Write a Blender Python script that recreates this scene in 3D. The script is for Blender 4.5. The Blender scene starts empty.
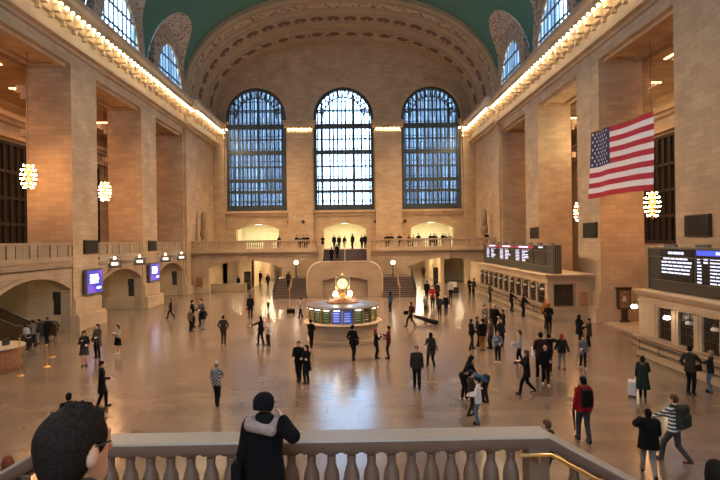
import bpy, bmesh, math, random
import numpy as np
from mathutils import Vector, Matrix
random.seed(7)
PI = math.pi
scene = bpy.context.scene
COL = scene.collection
vs = scene.view_settings
vs.view_transform = 'Standard'; vs.look = 'None'; vs.gamma = 1.0; vs.use_curve_mapping = False
vs.exposure = .85
cy = scene.cycles
cy.max_bounces = 7; cy.diffuse_bounces = 4; cy.glossy_bounces = 3; cy.transmission_bounces = 4; cy.transparent_max_bounces = 8
cy.sample_clamp_indirect = 4.0; cy.caustics_reflective = False; cy.caustics_refractive = False
cy.use_denoising = True

# ------------------------------------------------------------------ camera
CX, CZ, F = .97, 6.0, 540.0
YAW, ROLL = math.radians(0.80), math.radians(0.75)
ca, sa, cr, sr = math.cos(YAW), math.sin(YAW), math.cos(ROLL), math.sin(ROLL)
fwd = Vector((sa, ca, 0)); r0 = Vector((ca, -sa, 0)); u0 = Vector((0, 0, 1))
rgt = r0*cr - u0*sr; upv = u0*cr + r0*sr
cam_d = bpy.data.cameras.new('camera'); cam = bpy.data.objects.new('camera', cam_d); COL.objects.link(cam)
m3 = Matrix((rgt, upv, -fwd)).transposed()
cam.matrix_world = Matrix.Translation((CX, 0, CZ)) @ m3.to_4x4()
cam_d.sensor_width = 36; cam_d.lens = F/720*36; cam_d.clip_start = .05; cam_d.clip_end = 600
scene.camera = cam
def ray(px, py):
    return fwd + rgt*((px-360)/F) + upv*((240-py)/F)
def on_z(px, py, z=0.0):                       # where the sight line of a pixel meets a level
    d = ray(px, py); t = (z-CZ)/d.z
    return CX+d.x*t, d.y*t, z
def on_y(px, py, Y):                           # ... meets a cross plane
    d = ray(px, py); t = Y/d.y
    return CX+d.x*t, Y, CZ+d.z*t
def on_x(px, py, X):
    d = ray(px, py); t = (X-CX)/d.x
    return X, d.y*t, CZ+d.z*t

# ------------------------------------------------------------------ materials
MATS = {}
def new_mat(name):
    m = bpy.data.materials.new(name); m.use_nodes = True
    nt = m.node_tree; b = nt.nodes['Principled BSDF']
    return m, nt, b
def plain(name, col, rough=.6, metal=0.0, var=.12, scale=14., spec=.5):
    """solid colour with a little procedural mottling"""
    if name in MATS: return MATS[name]
    m, nt, b = new_mat(name); N = nt.nodes; L = nt.links
    tc = N.new('ShaderNodeTexCoord'); no = N.new('ShaderNodeTexNoise'); no.inputs['Scale'].default_value = scale; no.inputs['Detail'].default_value = 3
    L.new(tc.outputs['Object'], no.inputs['Vector'])
    r = N.new('ShaderNodeValToRGB')
    c = Vector(col)
    r.color_ramp.elements[0].position = .3; r.color_ramp.elements[1].position = .7
    r.color_ramp.elements[0].color = (*(c*(1-var)), 1); r.color_ramp.elements[1].color = (*[min(1, x) for x in c*(1+var)], 1)
    L.new(no.outputs['Fac'], r.inputs['Fac']); L.new(r.outputs['Color'], b.inputs['Base Color'])
    b.inputs['Roughness'].default_value = rough; b.inputs['Metallic'].default_value = metal
    b.inputs['Specular IOR Level'].default_value = spec
    MATS[name] = m; return m
def glow(name, col, strength, base=(.9, .85, .75)):
    if name in MATS: return MATS[name]
    m, nt, b = new_mat(name)
    b.inputs['Base Color'].default_value = (*base, 1); b.inputs['Emission Color'].default_value = (*col, 1)
    b.inputs['Emission Strength'].default_value = strength; b.inputs['Roughness'].default_value = .3
    MATS[name] = m; return m
def box_uv(nt):
    """(along wall, height) coordinates that follow whichever way a block faces"""
    N = nt.nodes; L = nt.links
    g = N.new('ShaderNodeNewGeometry'); sp = N.new('ShaderNodeSeparateXYZ'); sn = N.new('ShaderNodeSeparateXYZ')
    L.new(g.outputs['Position'], sp.inputs[0]); L.new(g.outputs['True Normal'], sn.inputs[0])
    ax = N.new('ShaderNodeMath'); ax.operation = 'ABSOLUTE'; L.new(sn.outputs['X'], ax.inputs[0])
    gx = N.new('ShaderNodeMath'); gx.operation = 'GREATER_THAN'; gx.inputs[1].default_value = .6; L.new(ax.outputs[0], gx.inputs[0])
    az = N.new('ShaderNodeMath'); az.operation = 'ABSOLUTE'; L.new(sn.outputs['Z'], az.inputs[0])
    gz = N.new('ShaderNodeMath'); gz.operation = 'GREATER_THAN'; gz.inputs[1].default_value = .75; L.new(az.outputs[0], gz.inputs[0])
    mu = N.new('ShaderNodeMix'); L.new(gx.outputs[0], mu.inputs[0]); L.new(sp.outputs['X'], mu.inputs[2]); L.new(sp.outputs['Y'], mu.inputs[3])
    mv = N.new('ShaderNodeMix'); L.new(gz.outputs[0], mv.inputs[0]); L.new(sp.outputs['Z'], mv.inputs[2]); L.new(sp.outputs['Y'], mv.inputs[3])
    cb = N.new('ShaderNodeCombineXYZ'); L.new(mu.outputs[0], cb.inputs['X']); L.new(mv.outputs[0], cb.inputs['Y'])
    return cb, g
def masonry(name, c1, c2, mortar, bw, bh, msize=.012, rough=.75, bump=.25, spec=.3, stain=.12):
    m, nt, b = new_mat(name); N = nt.nodes; L = nt.links
    cb, g = box_uv(nt)
    br = N.new('ShaderNodeTexBrick'); L.new(cb.outputs[0], br.inputs['Vector'])
    br.inputs['Color1'].default_value = (*c1, 1); br.inputs['Color2'].default_value = (*c2, 1); br.inputs['Mortar'].default_value = (*mortar, 1)
    br.inputs['Scale'].default_value = 1; br.inputs['Mortar Size'].default_value = msize; br.inputs['Mortar Smooth'].default_value = .3
    br.inputs['Brick Width'].default_value = bw; br.inputs['Row Height'].default_value = bh; br.inputs['Bias'].default_value = 0
    no = N.new('ShaderNodeTexNoise'); no.inputs['Scale'].default_value = .55; no.inputs['Detail'].default_value = 6
    L.new(g.outputs['Position'], no.inputs['Vector'])
    rp = N.new('ShaderNodeMapRange'); rp.inputs[1].default_value = .3; rp.inputs[2].default_value = .7; rp.inputs[3].default_value = 1-stain; rp.inputs[4].default_value = 1+stain
    L.new(no.outputs['Fac'], rp.inputs[0])
    mx = N.new('ShaderNodeVectorMath'); mx.operation = 'SCALE'; L.new(br.outputs['Color'], mx.inputs[0]); L.new(rp.outputs[0], mx.inputs['Scale'])
    L.new(mx.outputs[0], b.inputs['Base Color'])
    bp = N.new('ShaderNodeBump'); bp.inputs['Strength'].default_value = bump; bp.inputs['Distance'].default_value = .02
    inv = N.new('ShaderNodeMath'); inv.operation = 'SUBTRACT'; inv.inputs[0].default_value = 1; L.new(br.outputs['Fac'], inv.inputs[1])
    L.new(inv.outputs[0], bp.inputs['Height']); L.new(bp.outputs[0], b.inputs['Normal'])
    b.inputs['Roughness'].default_value = rough; b.inputs['Specular IOR Level'].default_value = spec
    MATS[name] = m; return m
def ornate(name, c1, c2, scale, rough=.7):
    """painted scrollwork on plaster"""
    m, nt, b = new_mat(name); N = nt.nodes; L = nt.links
    g = N.new('ShaderNodeNewGeometry')
    v = N.new('ShaderNodeTexVoronoi'); v.inputs['Scale'].default_value = scale; v.feature = 'SMOOTH_F1'
    no = N.new('ShaderNodeTexNoise'); no.inputs['Scale'].default_value = scale*1.6; no.inputs['Detail'].default_value = 4
    L.new(g.outputs['Position'], v.inputs['Vector']); L.new(g.outputs['Position'], no.inputs['Vector'])
    ad = N.new('ShaderNodeMath'); ad.operation = 'MULTIPLY'; L.new(v.outputs['Distance'], ad.inputs[0]); L.new(no.outputs['Fac'], ad.inputs[1])
    r = N.new('ShaderNodeValToRGB'); r.color_ramp.elements[0].position = .13; r.color_ramp.elements[1].position = .2
    r.color_ramp.elements[0].color = (*c2, 1); r.color_ramp.elements[1].color = (*c1, 1)
    L.new(ad.outputs[0], r.inputs['Fac']); L.new(r.outputs['Color'], b.inputs['Base Color'])
    bp = N.new('ShaderNodeBump'); bp.inputs['Strength'].default_value = .5; bp.inputs['Distance'].default_value = .08
    L.new(ad.outputs[0], bp.inputs['Height']); L.new(bp.outputs[0], b.inputs['Normal'])
    b.inputs['Roughness'].default_value = rough
    MATS[name] = m; return m
def glassy(name, tint, clear=.8, rough=.05):
    m, nt, b = new_mat(name); N = nt.nodes; L = nt.links
    t = N.new('ShaderNodeBsdfTransparent'); t.inputs[0].default_value = (*tint, 1)
    gl = N.new('ShaderNodeBsdfGlossy'); gl.inputs['Roughness'].default_value = rough; gl.inputs['Color'].default_value = (.8, .85, .9, 1)
    mx = N.new('ShaderNodeMixShader'); mx.inputs[0].default_value = clear
    L.new(gl.outputs[0], mx.inputs[1]); L.new(t.outputs[0], mx.inputs[2]); L.new(mx.outputs[0], N['Material Output'].inputs[0])
    N.remove(b); MATS[name] = m; return m

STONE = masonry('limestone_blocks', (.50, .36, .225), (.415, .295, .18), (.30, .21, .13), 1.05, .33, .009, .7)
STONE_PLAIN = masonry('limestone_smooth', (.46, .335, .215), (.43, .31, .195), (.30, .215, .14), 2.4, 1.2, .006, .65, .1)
STONE_DK = masonry('limestone_darker', (.39, .285, .185), (.34, .245, .158), (.25, .18, .117), 1.0, .33, .009, .65)  # limestone in a darker tone
STONE_VAULT = masonry('plaster_courses', (.38, .29, .195), (.355, .27, .18), (.30, .225, .15), 2.2, .8, .012, .8, .1)
MARBLE_TOP = plain('pale_marble', (.62, .56, .47), .35, 0, .06, 6)
MARBLE_BR = plain('brown_marble', (.36, .25, .17), .35, 0, .12, 5)
FLOORM = masonry('tennessee_marble_tiles', (.170, .124, .097), (.138, .099, .078), (.118, .085, .067), 2.2, .75, .008, .2, 0, .85, .2)
TEAL = plain('teal_painted_plaster', (.055, .155, .115), .8, 0, .10, .15)
SCROLL = ornate('painted_scrollwork', (.42, .33, .25), (.17, .10, .065), 3.6)
SCROLL2 = ornate('moulded_garland', (.42, .31, .20), (.18, .11, .065), 2.0)
ARCHP = plain('arch_plaster', (.36, .27, .175), .8, 0, .07, .8)
ROSE = plain('rosette_brown', (.13, .085, .055), .8, 0, .25, 6)
BRONZE = plain('dark_bronze', (.055, .040, .028), .45, .5, .2, 8)
BRONZE_LT = plain('gilt_bronze', (.46, .30, .11), .38, .75, .15, 8)
STEEL = plain('window_steel', (.045, .055, .062), .5, .3, .15, 6)
BRASS = plain('brass', (.62, .41, .15), .3, .9, .08, 9)
BLACK = plain('black_metal', (.018, .017, .017), .4, .2, .2, 10)
WOODM = plain('reddish_wood', (.26, .11, .05), .4, 0, .2, 7)
DKSTAIR = plain('dark_stair_stone', (.085, .055, .042), .5, 0, .15, 3)
GREYF = plain('grey_face', (.10, .10, .10), .5, 0, .15, 10)
BULB = glow('cornice_bulb_glow', (1, .80, .47), 42.)
CHBULB = glow('chandelier_bulb_glow', (1, .50, .21), 70.)
GLOBE = glow('globe_glow', (1, .9, .72), 7.)
PANELW = glow('ceiling_lamp_glow', (1, .80, .48), 55.)
ROOMLAMP = glow('room_lamp_glow', (1, .92, .70), 9.)
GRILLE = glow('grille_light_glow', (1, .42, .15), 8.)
GLASS = glassy('window_glass', (.86, .93, 1.), .985, .3)
GLASS_DK = glassy('dark_glass', (.35, .33, .30), .72, .08)

# ------------------------------------------------------------------ mesh building
class MB:
    def __init__(s): s.v = []; s.f = []; s.mi = []; s.cur = 0
    def add(s, vs_, fs):
        n = len(s.v); s.v += [tuple(v) for v in vs_]
        for f in fs: s.f.append([i+n for i in f]); s.mi.append(s.cur)
        return s
    def box(s, x0, x1, y0, y1, z0, z1):
        V = [(x, y, z) for z in (z0, z1) for y in (y0, y1) for x in (x0, x1)]
        return s.add(V, [(0, 2, 3, 1), (4, 5, 7, 6), (0, 1, 5, 4), (2, 6, 7, 3), (0, 4, 6, 2), (1, 3, 7, 5)])
    def bbox(s, c, d, bev=.02):
        """box with chamfered edges"""
        x, y, z = c; a, b, h = d[0]/2, d[1]/2, d[2]/2; k = min(bev, a*.6, b*.6, h*.6)
        rings = []
        for zz, ins in ((-h, k), (-h+k, 0), (h-k, 0), (h, k)):
            A, B = a-ins, b-ins
            rings.append([(x-A+k, y-B, z+zz), (x+A-k, y-B, z+zz), (x+A, y-B+k, z+zz), (x+A, y+B-k, z+zz), (x+A-k, y+B, z+zz), (x-A+k, y+B, z+zz), (x-A, y+B-k, z+zz), (x-A, y-B+k, z+zz)])
        return s.loft(rings)
    def loft(s, rings, caps=True, closed=True):
        n = len(rings[0]); V = [p for r in rings for p in r]; Fc = []
        for i in range(len(rings)-1):
            for j in range(n if closed else n-1):
                k = (j+1) % n
                Fc.append((i*n+j, i*n+k, (i+1)*n+k, (i+1)*n+j))
        if caps: Fc.append(tuple(range(n))[::-1]); Fc.append(tuple(range((len(rings)-1)*n, len(rings)*n)))
        return s.add(V, Fc)
    def prism(s, poly, axis, a, b):
        """poly in the other two axes (x: yz, y: xz, z: xy)"""
        def P(u, v, w): return {'x': (w, u, v), 'y': (u, w, v), 'z': (u, v, w)}[axis]
        return s.loft([[P(u, v, a) for u, v in poly], [P(u, v, b) for u, v in poly]])
    def lathe(s, prof, c=(0, 0, 0), n=20, sx=1., sy=1.):
        rings = [[(c[0]+r*sx*math.cos(2*PI*i/n), c[1]+r*sy*math.sin(2*PI*i/n), c[2]+z) for i in range(n)] for r, z in prof]
        return s.loft(rings)
    def tube(s, pts, r, n=8):
        pts = [Vector(p) for p in pts]; rings = []
        rs = r if isinstance(r, (list, tuple)) else [r]*len(pts)
        for i, p in enumerate(pts):
            t = (pts[min(i+1, len(pts)-1)]-pts[max(i-1, 0)]).normalized()
            up = Vector((0, 0, 1)) if abs(t.z) < .9 else Vector((1, 0, 0))
            a = t.cross(up).normalized(); b = t.cross(a).normalized()
            rings.append([tuple(p+(a*math.cos(2*PI*k/n)+b*math.sin(2*PI*k/n))*rs[i]) for k in range(n)])
        return s.loft(rings)
    def ball(s, c, r, n=8, m=6, sz=1.):
        prof = [(max(.02*r, r*math.sin(PI*i/m)), -r*sz*math.cos(PI*i/m)) for i in range(m+1)]
        return s.lathe(prof, c, n)
    def grid(s, P, nu, nv):
        V = [P(i, j) for i in range(nu) for j in range(nv)]
        return s.add(V, [(i*nv+j, (i+1)*nv+j, (i+1)*nv+j+1, i*nv+j+1) for i in range(nu-1) for j in range(nv-1)])
    def build(s, name, mat, parent=None, smooth=False, origin=None, tri=False):
        root = parent
        while root is not None and root.parent is not None: root = root.parent
        if root is not None: off = Vector(root.location)
        elif origin is not None: off = Vector(origin)
        else:
            a = np.array(s.v); lo = a.min(0); hi = a.max(0); off = Vector(((lo[0]+hi[0])/2, (lo[1]+hi[1])/2, lo[2]))
        me = bpy.data.meshes.new(name)
        me.from_pydata([(v[0]-off.x, v[1]-off.y, v[2]-off.z) for v in s.v], [], s.f)
        mats = mat if isinstance(mat, (list, tuple)) else [mat]
        for q in mats: me.materials.append(q)
        if len(mats) > 1: me.polygons.foreach_set('material_index', s.mi)
        bm = bmesh.new(); bm.from_mesh(me); bmesh.ops.recalc_face_normals(bm, faces=bm.faces)
        ng = [f for f in bm.faces if len(f.verts) > 4]
        if ng: bmesh.ops.triangulate(bm, faces=ng)
        bm.to_mesh(me); bm.free()
        if smooth:
            me.polygons.foreach_set('use_smooth', [True]*len(me.polygons))
            try: me.set_sharp_from_angle(angle=math.radians(38))
            except Exception: pass
        o = bpy.data.objects.new(name, me); COL.objects.link(o)
        if parent is not None: o.parent = parent
        else: o.location = off
        return o
def tag(o, label, cat, group=None, kind=None):
    o['label'] = label; o['category'] = cat
    if group: o['group'] = group
    if kind: o['kind'] = kind
    return o
def thing(name, loc, label, cat, group=None, rz=0.):
    o = bpy.data.objects.new(name, None); o.empty_display_size = .3; COL.objects.link(o); o.location = loc; o.rotation_euler = (0, 0, rz)
    return tag(o, label, cat, group)
def struct(name, mb, mat, label=None, smooth=False, parent=None):
    o = mb.build(name, mat, parent, smooth)
    if parent is None:
        o['kind'] = 'structure'
        if label: o['label'] = label
    return o
def copy_tree(o, parent=None):
    c = o.copy(); COL.objects.link(c)
    if parent is not None: c.parent = parent
    for ch in list(o.children): copy_tree(ch, c)
    return c
# ------------------------------------------------------------------ the hall's measures
W = 18.3; YE = 76.0; YB = 64.0; YW = -9.0
PIERS = [(-12.0, -8.6), (.4, 4.0), (12.7, 16.4), (25.0, 28.7), (37.5, 41.2), (49.9, 53.6)]
YLAST = 61.95
BAYS = [(PIERS[i][1], PIERS[i+1][0]) for i in range(len(PIERS)-1)] + [(53.6, YLAST)]
ZOPEN = 18.4; ZG = 4.93; DEP = 3.1; XG = 28.0
ZS = 22.4; VA = 18.75; VBH = 12.8; VN = 2.3
def arc_pts(c, hw, zs, rise, n=16):
    """segmental arch from right spring to left spring"""
    R = (hw*hw+rise*rise)/(2*rise); cz = zs+rise-R; a0 = math.asin(min(1, hw/R))
    return [(c+R*math.sin(a0-2*a0*i/n), cz+R*math.cos(a0-2*a0*i/n)) for i in range(n+1)]

# floor
mb = MB(); mb.box(-W-.05, W+.05, YW, YB+2, -.3, 0); mb.box(-W, W, YB+2, 112, -.3, 0); mb.box(-30, -W-.05, YW, 79, -.3, 0); mb.box(W+.05, 30, YW, 79, -.3, 0)
floor = struct('floor', mb, FLOORM)

# side walls
def side_wall(s):
    X = s*W; mb = MB()
    def bx(d0, d1, y0, y1, z0, z1):            # d = distance outward behind the wall face
        xs = sorted((s*(W+d0), s*(W+d1))); mb.box(xs[0], xs[1], y0, y1, z0, z1)
    for y0, y1 in PIERS: bx(0, DEP, y0, y1, 0, ZOPEN)
    bx(0, DEP, YLAST, YE+1.2, 0, ZOPEN)
    bx(0, DEP, YW, YE+1.2, ZOPEN, ZS+.1)
    for y0, y1 in BAYS: bx(.35, .75, y0, y1, ZOPEN-.22, ZOPEN); bx(DEP-.75, DEP-.35, y0, y1, ZOPEN-.22, ZOPEN)   # soffit panel mould
    for y0, y1 in BAYS:
        bx(.75, DEP-.75, y0, y0+.5, ZOPEN-.14, ZOPEN); bx(.75, DEP-.75, y1-.5, y1, ZOPEN-.14, ZOPEN)
    # shallow pilaster at the far bay
    bx(-.28, 0, YLAST+.3, YB-.2, 0, ZOPEN+.9)
    # outer wall and ceiling of the gallery
    bx(XG-W, XG-W+.6, YW, YE+1.2, 0, ZOPEN+1.2); bx(DEP, XG-W+.6, YW, YE+1.2, ZOPEN-.3, ZOPEN+.3)
    bx(DEP, XG-W, YE-6, YE-5.4, 0, ZOPEN)
    for y0, y1 in PIERS: bx(XG-W-.7, XG-W, y0-.2, y1+.2, 0, ZOPEN-.3)
    # cornice of the gallery
    bx(XG-W-.5, XG-W, YW, YE, 16.2, 16.5); bx(XG-W-.9, XG-W, YW, YE, 16.5, 16.9); bx(XG-W-.6, XG-W, YW, YE, 14.9, 15.2)
    for y0, y1 in PIERS: bx(DEP, DEP+.5, y0-.25, y1+.25, 16.4, 16.9); bx(DEP, DEP+.3, y0-.12, y1+.12, 16.0, 16.4); bx(DEP, DEP+.35, y0-.2, y1+.2, 13.4, 13.9)
    wall = struct('wall_left' if s < 0 else 'wall_right', mb, STONE)
    # entablature
    prof = [(0, ZOPEN+.75), (.16, ZOPEN+.8), (.16, ZOPEN+1.0), (.5, ZOPEN+1.06), (.5, ZOPEN+1.3), (.1, ZOPEN+1.42), (.05, ZOPEN+2.3), (.28, ZOPEN+2.42), (.42, ZOPEN+2.75), (.95, ZOPEN+2.95), (1.0, ZOPEN+3.4), (1.2, ZOPEN+3.6), (1.25, ZOPEN+3.95), (-.4, ZOPEN+4.15), (-.4, ZOPEN+.75)]
    mb = MB(); mb.prism([(s*(W-d), z) for d, z in prof], 'y', YW, YB-1.6)
    mb.prism([(s*(W-d-.42), z) for d, z in prof] , 'y', YB-1.6, YE)
    y = YW+.6
    while y < YE-.3:
        dd = 0 if y < YB-1.6 else .42
        if not YB-2.2 < y < YB-1: xs = sorted((s*(W-dd-.06), s*(W-dd-.78))); mb.box(xs[0], xs[1], y-.16, y+.16, ZOPEN+2.46, ZOPEN+2.86); xs = sorted((s*(W-dd-.06), s*(W-dd-.34))); mb.box(xs[0], xs[1], y-.14, y+.14, ZOPEN+2.1, ZOPEN+2.46)
        y += 1.44
    struct('trim_1' if s < 0 else 'trim_2', mb, STONE_PLAIN)
    # plinths at the foot of each pier
    mb = MB()
    def hb(h0, h1, y0, y1, z0, z1):            # h = distance into the hall
        xs = sorted((s*(W-h0), s*(W-h1))); mb.box(xs[0], xs[1], y0, y1, z0, z1)
    for y0, y1 in PIERS + [(YLAST, YB-.2)]:
        q0, q1 = (y0-.22, y1+.22)
        hb(-DEP-.2, .5, q0, q1, 0, .95); hb(-DEP-.15, .42, q0+.06, q1-.06, .95, 1.08); hb(-DEP-.05, .18, y0-.08, y1+.08, 1.08, 2.1); hb(-DEP, .1, y0-.04, y1+.04, 2.1, 2.22)
    struct('baseboard_left' if s < 0 else 'baseboard_right', mb, STONE_PLAIN)
    return wall
wallL = side_wall(-1); wallR = side_wall(1)

# added fill strips beside the cornice bulbs, beam narrowed away from the camera
for s in (-1, 1):
    for y0, y1, dd in ((-8, 26, 0), (26, 62, 0), (63, 75.5, .42)):
        ld = bpy.data.lights.new('cornice_fill', 'AREA'); ld.shape = 'RECTANGLE'; ld.size = y1-y0; ld.size_y = .1
        ld.energy = (20 if y1 < 30 else 92)*(y1-y0); ld.color = (1, .70, .42); ld.spread = math.radians(105)
        lo = bpy.data.objects.new('cornice_fill', ld); COL.objects.link(lo); lo.location = (s*(W-1.14-dd), (y0+y1)/2, 21.2)
        zd = Vector((s*.62, 0, .78)).normalized(); xd = Vector((0, 1, 0)); yd = zd.cross(xd)
        lo.matrix_world = Matrix.Translation(lo.location) @ Matrix((xd, yd, zd)).transposed().to_4x4()
# gallery windows: tall bronze screens in the outer walls
def gallery_window(s, n, yc):
    mb = MB(); x = s*(XG-.15); hw = 4.1
    for i in range(10):
        y = yc-hw+2*hw*i/9; mb.box(x-.1, x+.1, y-.09, y+.09, 5.4, 14.6)
    for z in (5.4, 7.6, 9.8, 12.0, 14.4): mb.box(x-.12, x+.12, yc-hw-.1, yc+hw+.1, z, z+.25)
    fr = struct('window_%d' % n, mb, BRONZE)
    m2 = MB(); x2 = s*(XG-.03); m2.box(min(x2, x2-s*.03), max(x2, x2-s*.03), yc-hw, yc+hw, 5.4, 14.6)
    m2.build('pane', BLACK, fr)
n = 20
for s in (-1, 1):
    for y0, y1 in BAYS[2:]:
        gallery_window(s, n, (y0+y1)/2); n += 1

# ceiling grilles of the galleries
for s in (-1, 1):
    for y0, y1 in BAYS[2:]:
        mb = MB(); yc = (y0+y1)/2; xa, xb = sorted((s*22.4, s*25.4))
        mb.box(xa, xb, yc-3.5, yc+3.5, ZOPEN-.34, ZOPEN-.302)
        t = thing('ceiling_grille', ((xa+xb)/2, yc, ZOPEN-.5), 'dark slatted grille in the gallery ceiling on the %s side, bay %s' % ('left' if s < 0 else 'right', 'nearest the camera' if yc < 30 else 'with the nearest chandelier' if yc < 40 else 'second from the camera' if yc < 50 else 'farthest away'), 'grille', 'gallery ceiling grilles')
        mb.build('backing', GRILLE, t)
        m2 = MB()
        for i in range(9): x = xa+.2+(xb-xa-.4)*i/8; m2.box(x-.07, x+.07, yc-3.4, yc+3.4, ZOPEN-.47, ZOPEN-.345)
        m2.build('slats', GREYF, t)

# left side: balcony floor, front walls of the bays with track arches, parapets
mb = MB(); mb.box(-XG, -W-.02, YW, YE, ZG-.35, ZG)
struct('gallery_floor', mb, MARBLE_BR, 'marble floor of the left gallery')
def left_bay(y0, y1, k):
    c = (y0+y1)/2; hw = (y1-y0)/2-.25
    mb = MB()
    arch = arc_pts(c, hw, 2.85, 1.0)
    poly = [(y0, 0), (y0, ZG), (y1, ZG), (y1, 0), (c+hw, 0)] + arch + [(c-hw, 0)]
    mb.prism(poly, 'x', -W-.75, -W-.1)
    # archivolt moulding
    outer = arc_pts(c, hw+.0, 3.1, 1.0); inner = arch
    mb.prism(outer+inner[::-1], 'x', -W-.1, -W-.02)
    # mouldings under the parapet
    mb.box(-W-.5, -W+.12, y0, y1, ZG-.12, ZG+.02); mb.box(-W-.4, -W+.04, y0, y1, ZG-.5, ZG-.38)
    # alcove behind the arch
    mb.box(-W-6.2, -W-5.8, y0, y1, 0, ZG-.3)
    mb.box(-W-6, -W-DEP, y0-.4, y0, 0, ZG-.3); mb.box(-W-6, -W-DEP, y1, y1+.4, 0, ZG-.3)
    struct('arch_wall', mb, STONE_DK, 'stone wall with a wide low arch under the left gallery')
    # parapet
    mb = MB(); xa, xb = -W-.45, -W-.1
    mb.box(xa-.06, xb+.08, y0, y1, ZG+.98, ZG+1.14); mb.box(xa-.04, xb+.05, y0, y1, ZG+.0, ZG+.2)
    nps = 4
    for i in range(nps+1):
        y = y0+(y1-y0)*i/nps; mb.box(xa, xb, max(y0, y-.35), min(y1, y+.35), ZG+.2, ZG+.98)
    mb.box(xa+.1, xb-.12, y0, y1, ZG+.2, ZG+.98)
    for i in range(nps):
        ya = y0+(y1-y0)*i/nps+.5; yb = y0+(y1-y0)*(i+1)/nps-.5
        m_ = 7
        for j in range(m_):
            y = ya+(yb-ya)*(j+.5)/m_; mb.box(xb-.14, xb-.02, y-.07, y+.07, ZG+.22, ZG+.96)
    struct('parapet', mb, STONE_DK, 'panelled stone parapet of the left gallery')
for k, (y0, y1) in enumerate(BAYS[2:]): left_bay(y0, y1, k)
mb = MB(); mb.box(-W-6, -W-.1, BAYS[0][0], YLAST, ZG-.6, ZG-.36); struct('alcove_ceiling', mb, STONE_PLAIN, 'ceiling of the alcoves under the left gallery')

PASSF = masonry('passage_marble_lightened', (.40, .30, .215), (.36, .265, .19), (.25, .18, .13), 2.2, .75, .008, .3, 0, .5, .1)  # marble made paler, so the colour carries the light on the passage floor
# right side: threshold strips in the openings
for y0, y1 in BAYS[2:4]:
    mb = MB(); mb.box(W-.1, W+.05, y0+.2, y1-.2, 0, .1); struct('threshold', mb, MARBLE_BR, 'dark stone threshold of the right passage')
    mb = MB(); mb.box(W+.05, XG, y0-.0, y1+.0, 0, .09); struct('passage_floor', mb, PASSF, 'marble floor of the right passage')

# far wall ------------------------------------------------------------
WINX = (-12.35, -.1, 12.25); HW = 4.2; ZWB, ZWS = 10.25, 23.35
mb = MB(); Y0, Y1 = YE, YE+1.2
edges = [-22.] + [e for c in WINX for e in (c-HW, c+HW)] + [22.]
for i in range(0, 8, 2): mb.box(edges[i], edges[i+1], Y0, Y1, 0, 37)
for c in WINX:
    top = [(c+HW*math.cos(PI*i/28), ZWS+HW*math.sin(PI*i/28)) for i in range(29)]
    mb.prism([(c+HW, 37), (c+HW, ZWS)] + top[1:-1] + [(c-HW, ZWS), (c-HW, 37)], 'y', Y0, Y1)
    ar = arc_pts(c, 3.0, 7.65, .75)
    mb.prism([(c+HW, ZG), (c+HW, ZWB), (c-HW, ZWB), (c-HW, ZG), (c-3, ZG)] + ar[::-1] + [(c+3, ZG)], 'y', Y0, Y1)
    # sill and moulding round the window
    mb.box(c-HW-.2, c+HW+.2, Y0-.35, Y0, ZWB-.35, ZWB); mb.box(c-HW, c+HW, Y0-.18, Y0, ZWB-.75, ZWB-.35)
    ring = lambda r0_, r1_: [(c+r1_*math.cos(PI*i/28), ZWS+r1_*math.sin(PI*i/28)) for i in range(29)] + [(c+r0_*math.cos(PI*i/28), ZWS+r0_*math.sin(PI*i/28)) for i in range(28, -1, -1)]
    mb.prism(ring(HW, HW+.55), 'y', Y0-.3, Y0); mb.prism(ring(HW+.55, HW+.8), 'y', Y0-.15, Y0)
    mb.box(c-.55, c+.55, Y0-.5, Y0, ZWS+HW+.35, ZWS+HW+1.0); mb.box(c-.8, c+.8, Y0-.65, Y0, ZWS+HW+1.0, ZWS+HW+1.3)
mb.box(-22, -8.15, Y0, Y1, -.1, .01)
struct('wall_far', mb, STONE)
# passage mouths cut through under the balcony are in front of the balcony wall; pilasters:
mb = MB()
for xa, xb in ((-7.95, -4.5), (4.3, 7.85), (-18.3, -16.75), (16.65, 18.3)):
    mb.box(xa, xb, Y0-.55, Y0, ZG, 20.3)
    a, b = (xa, xb)
    for d, za, zb in ((.62, ZG, ZG+1.0), (.68, 20.3, 20.5), (.6, 20.5, 21.0), (.75, 21.0, 21.2), (.62, 21.2, 21.75), (.95, 21.75, 22.3), (1.15, 22.3, 22.7)):
        mb.box(a-(d-.55), b+(d-.55), Y0-d, Y0, za, zb)
struct('trim_3', mb, STONE)
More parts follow.
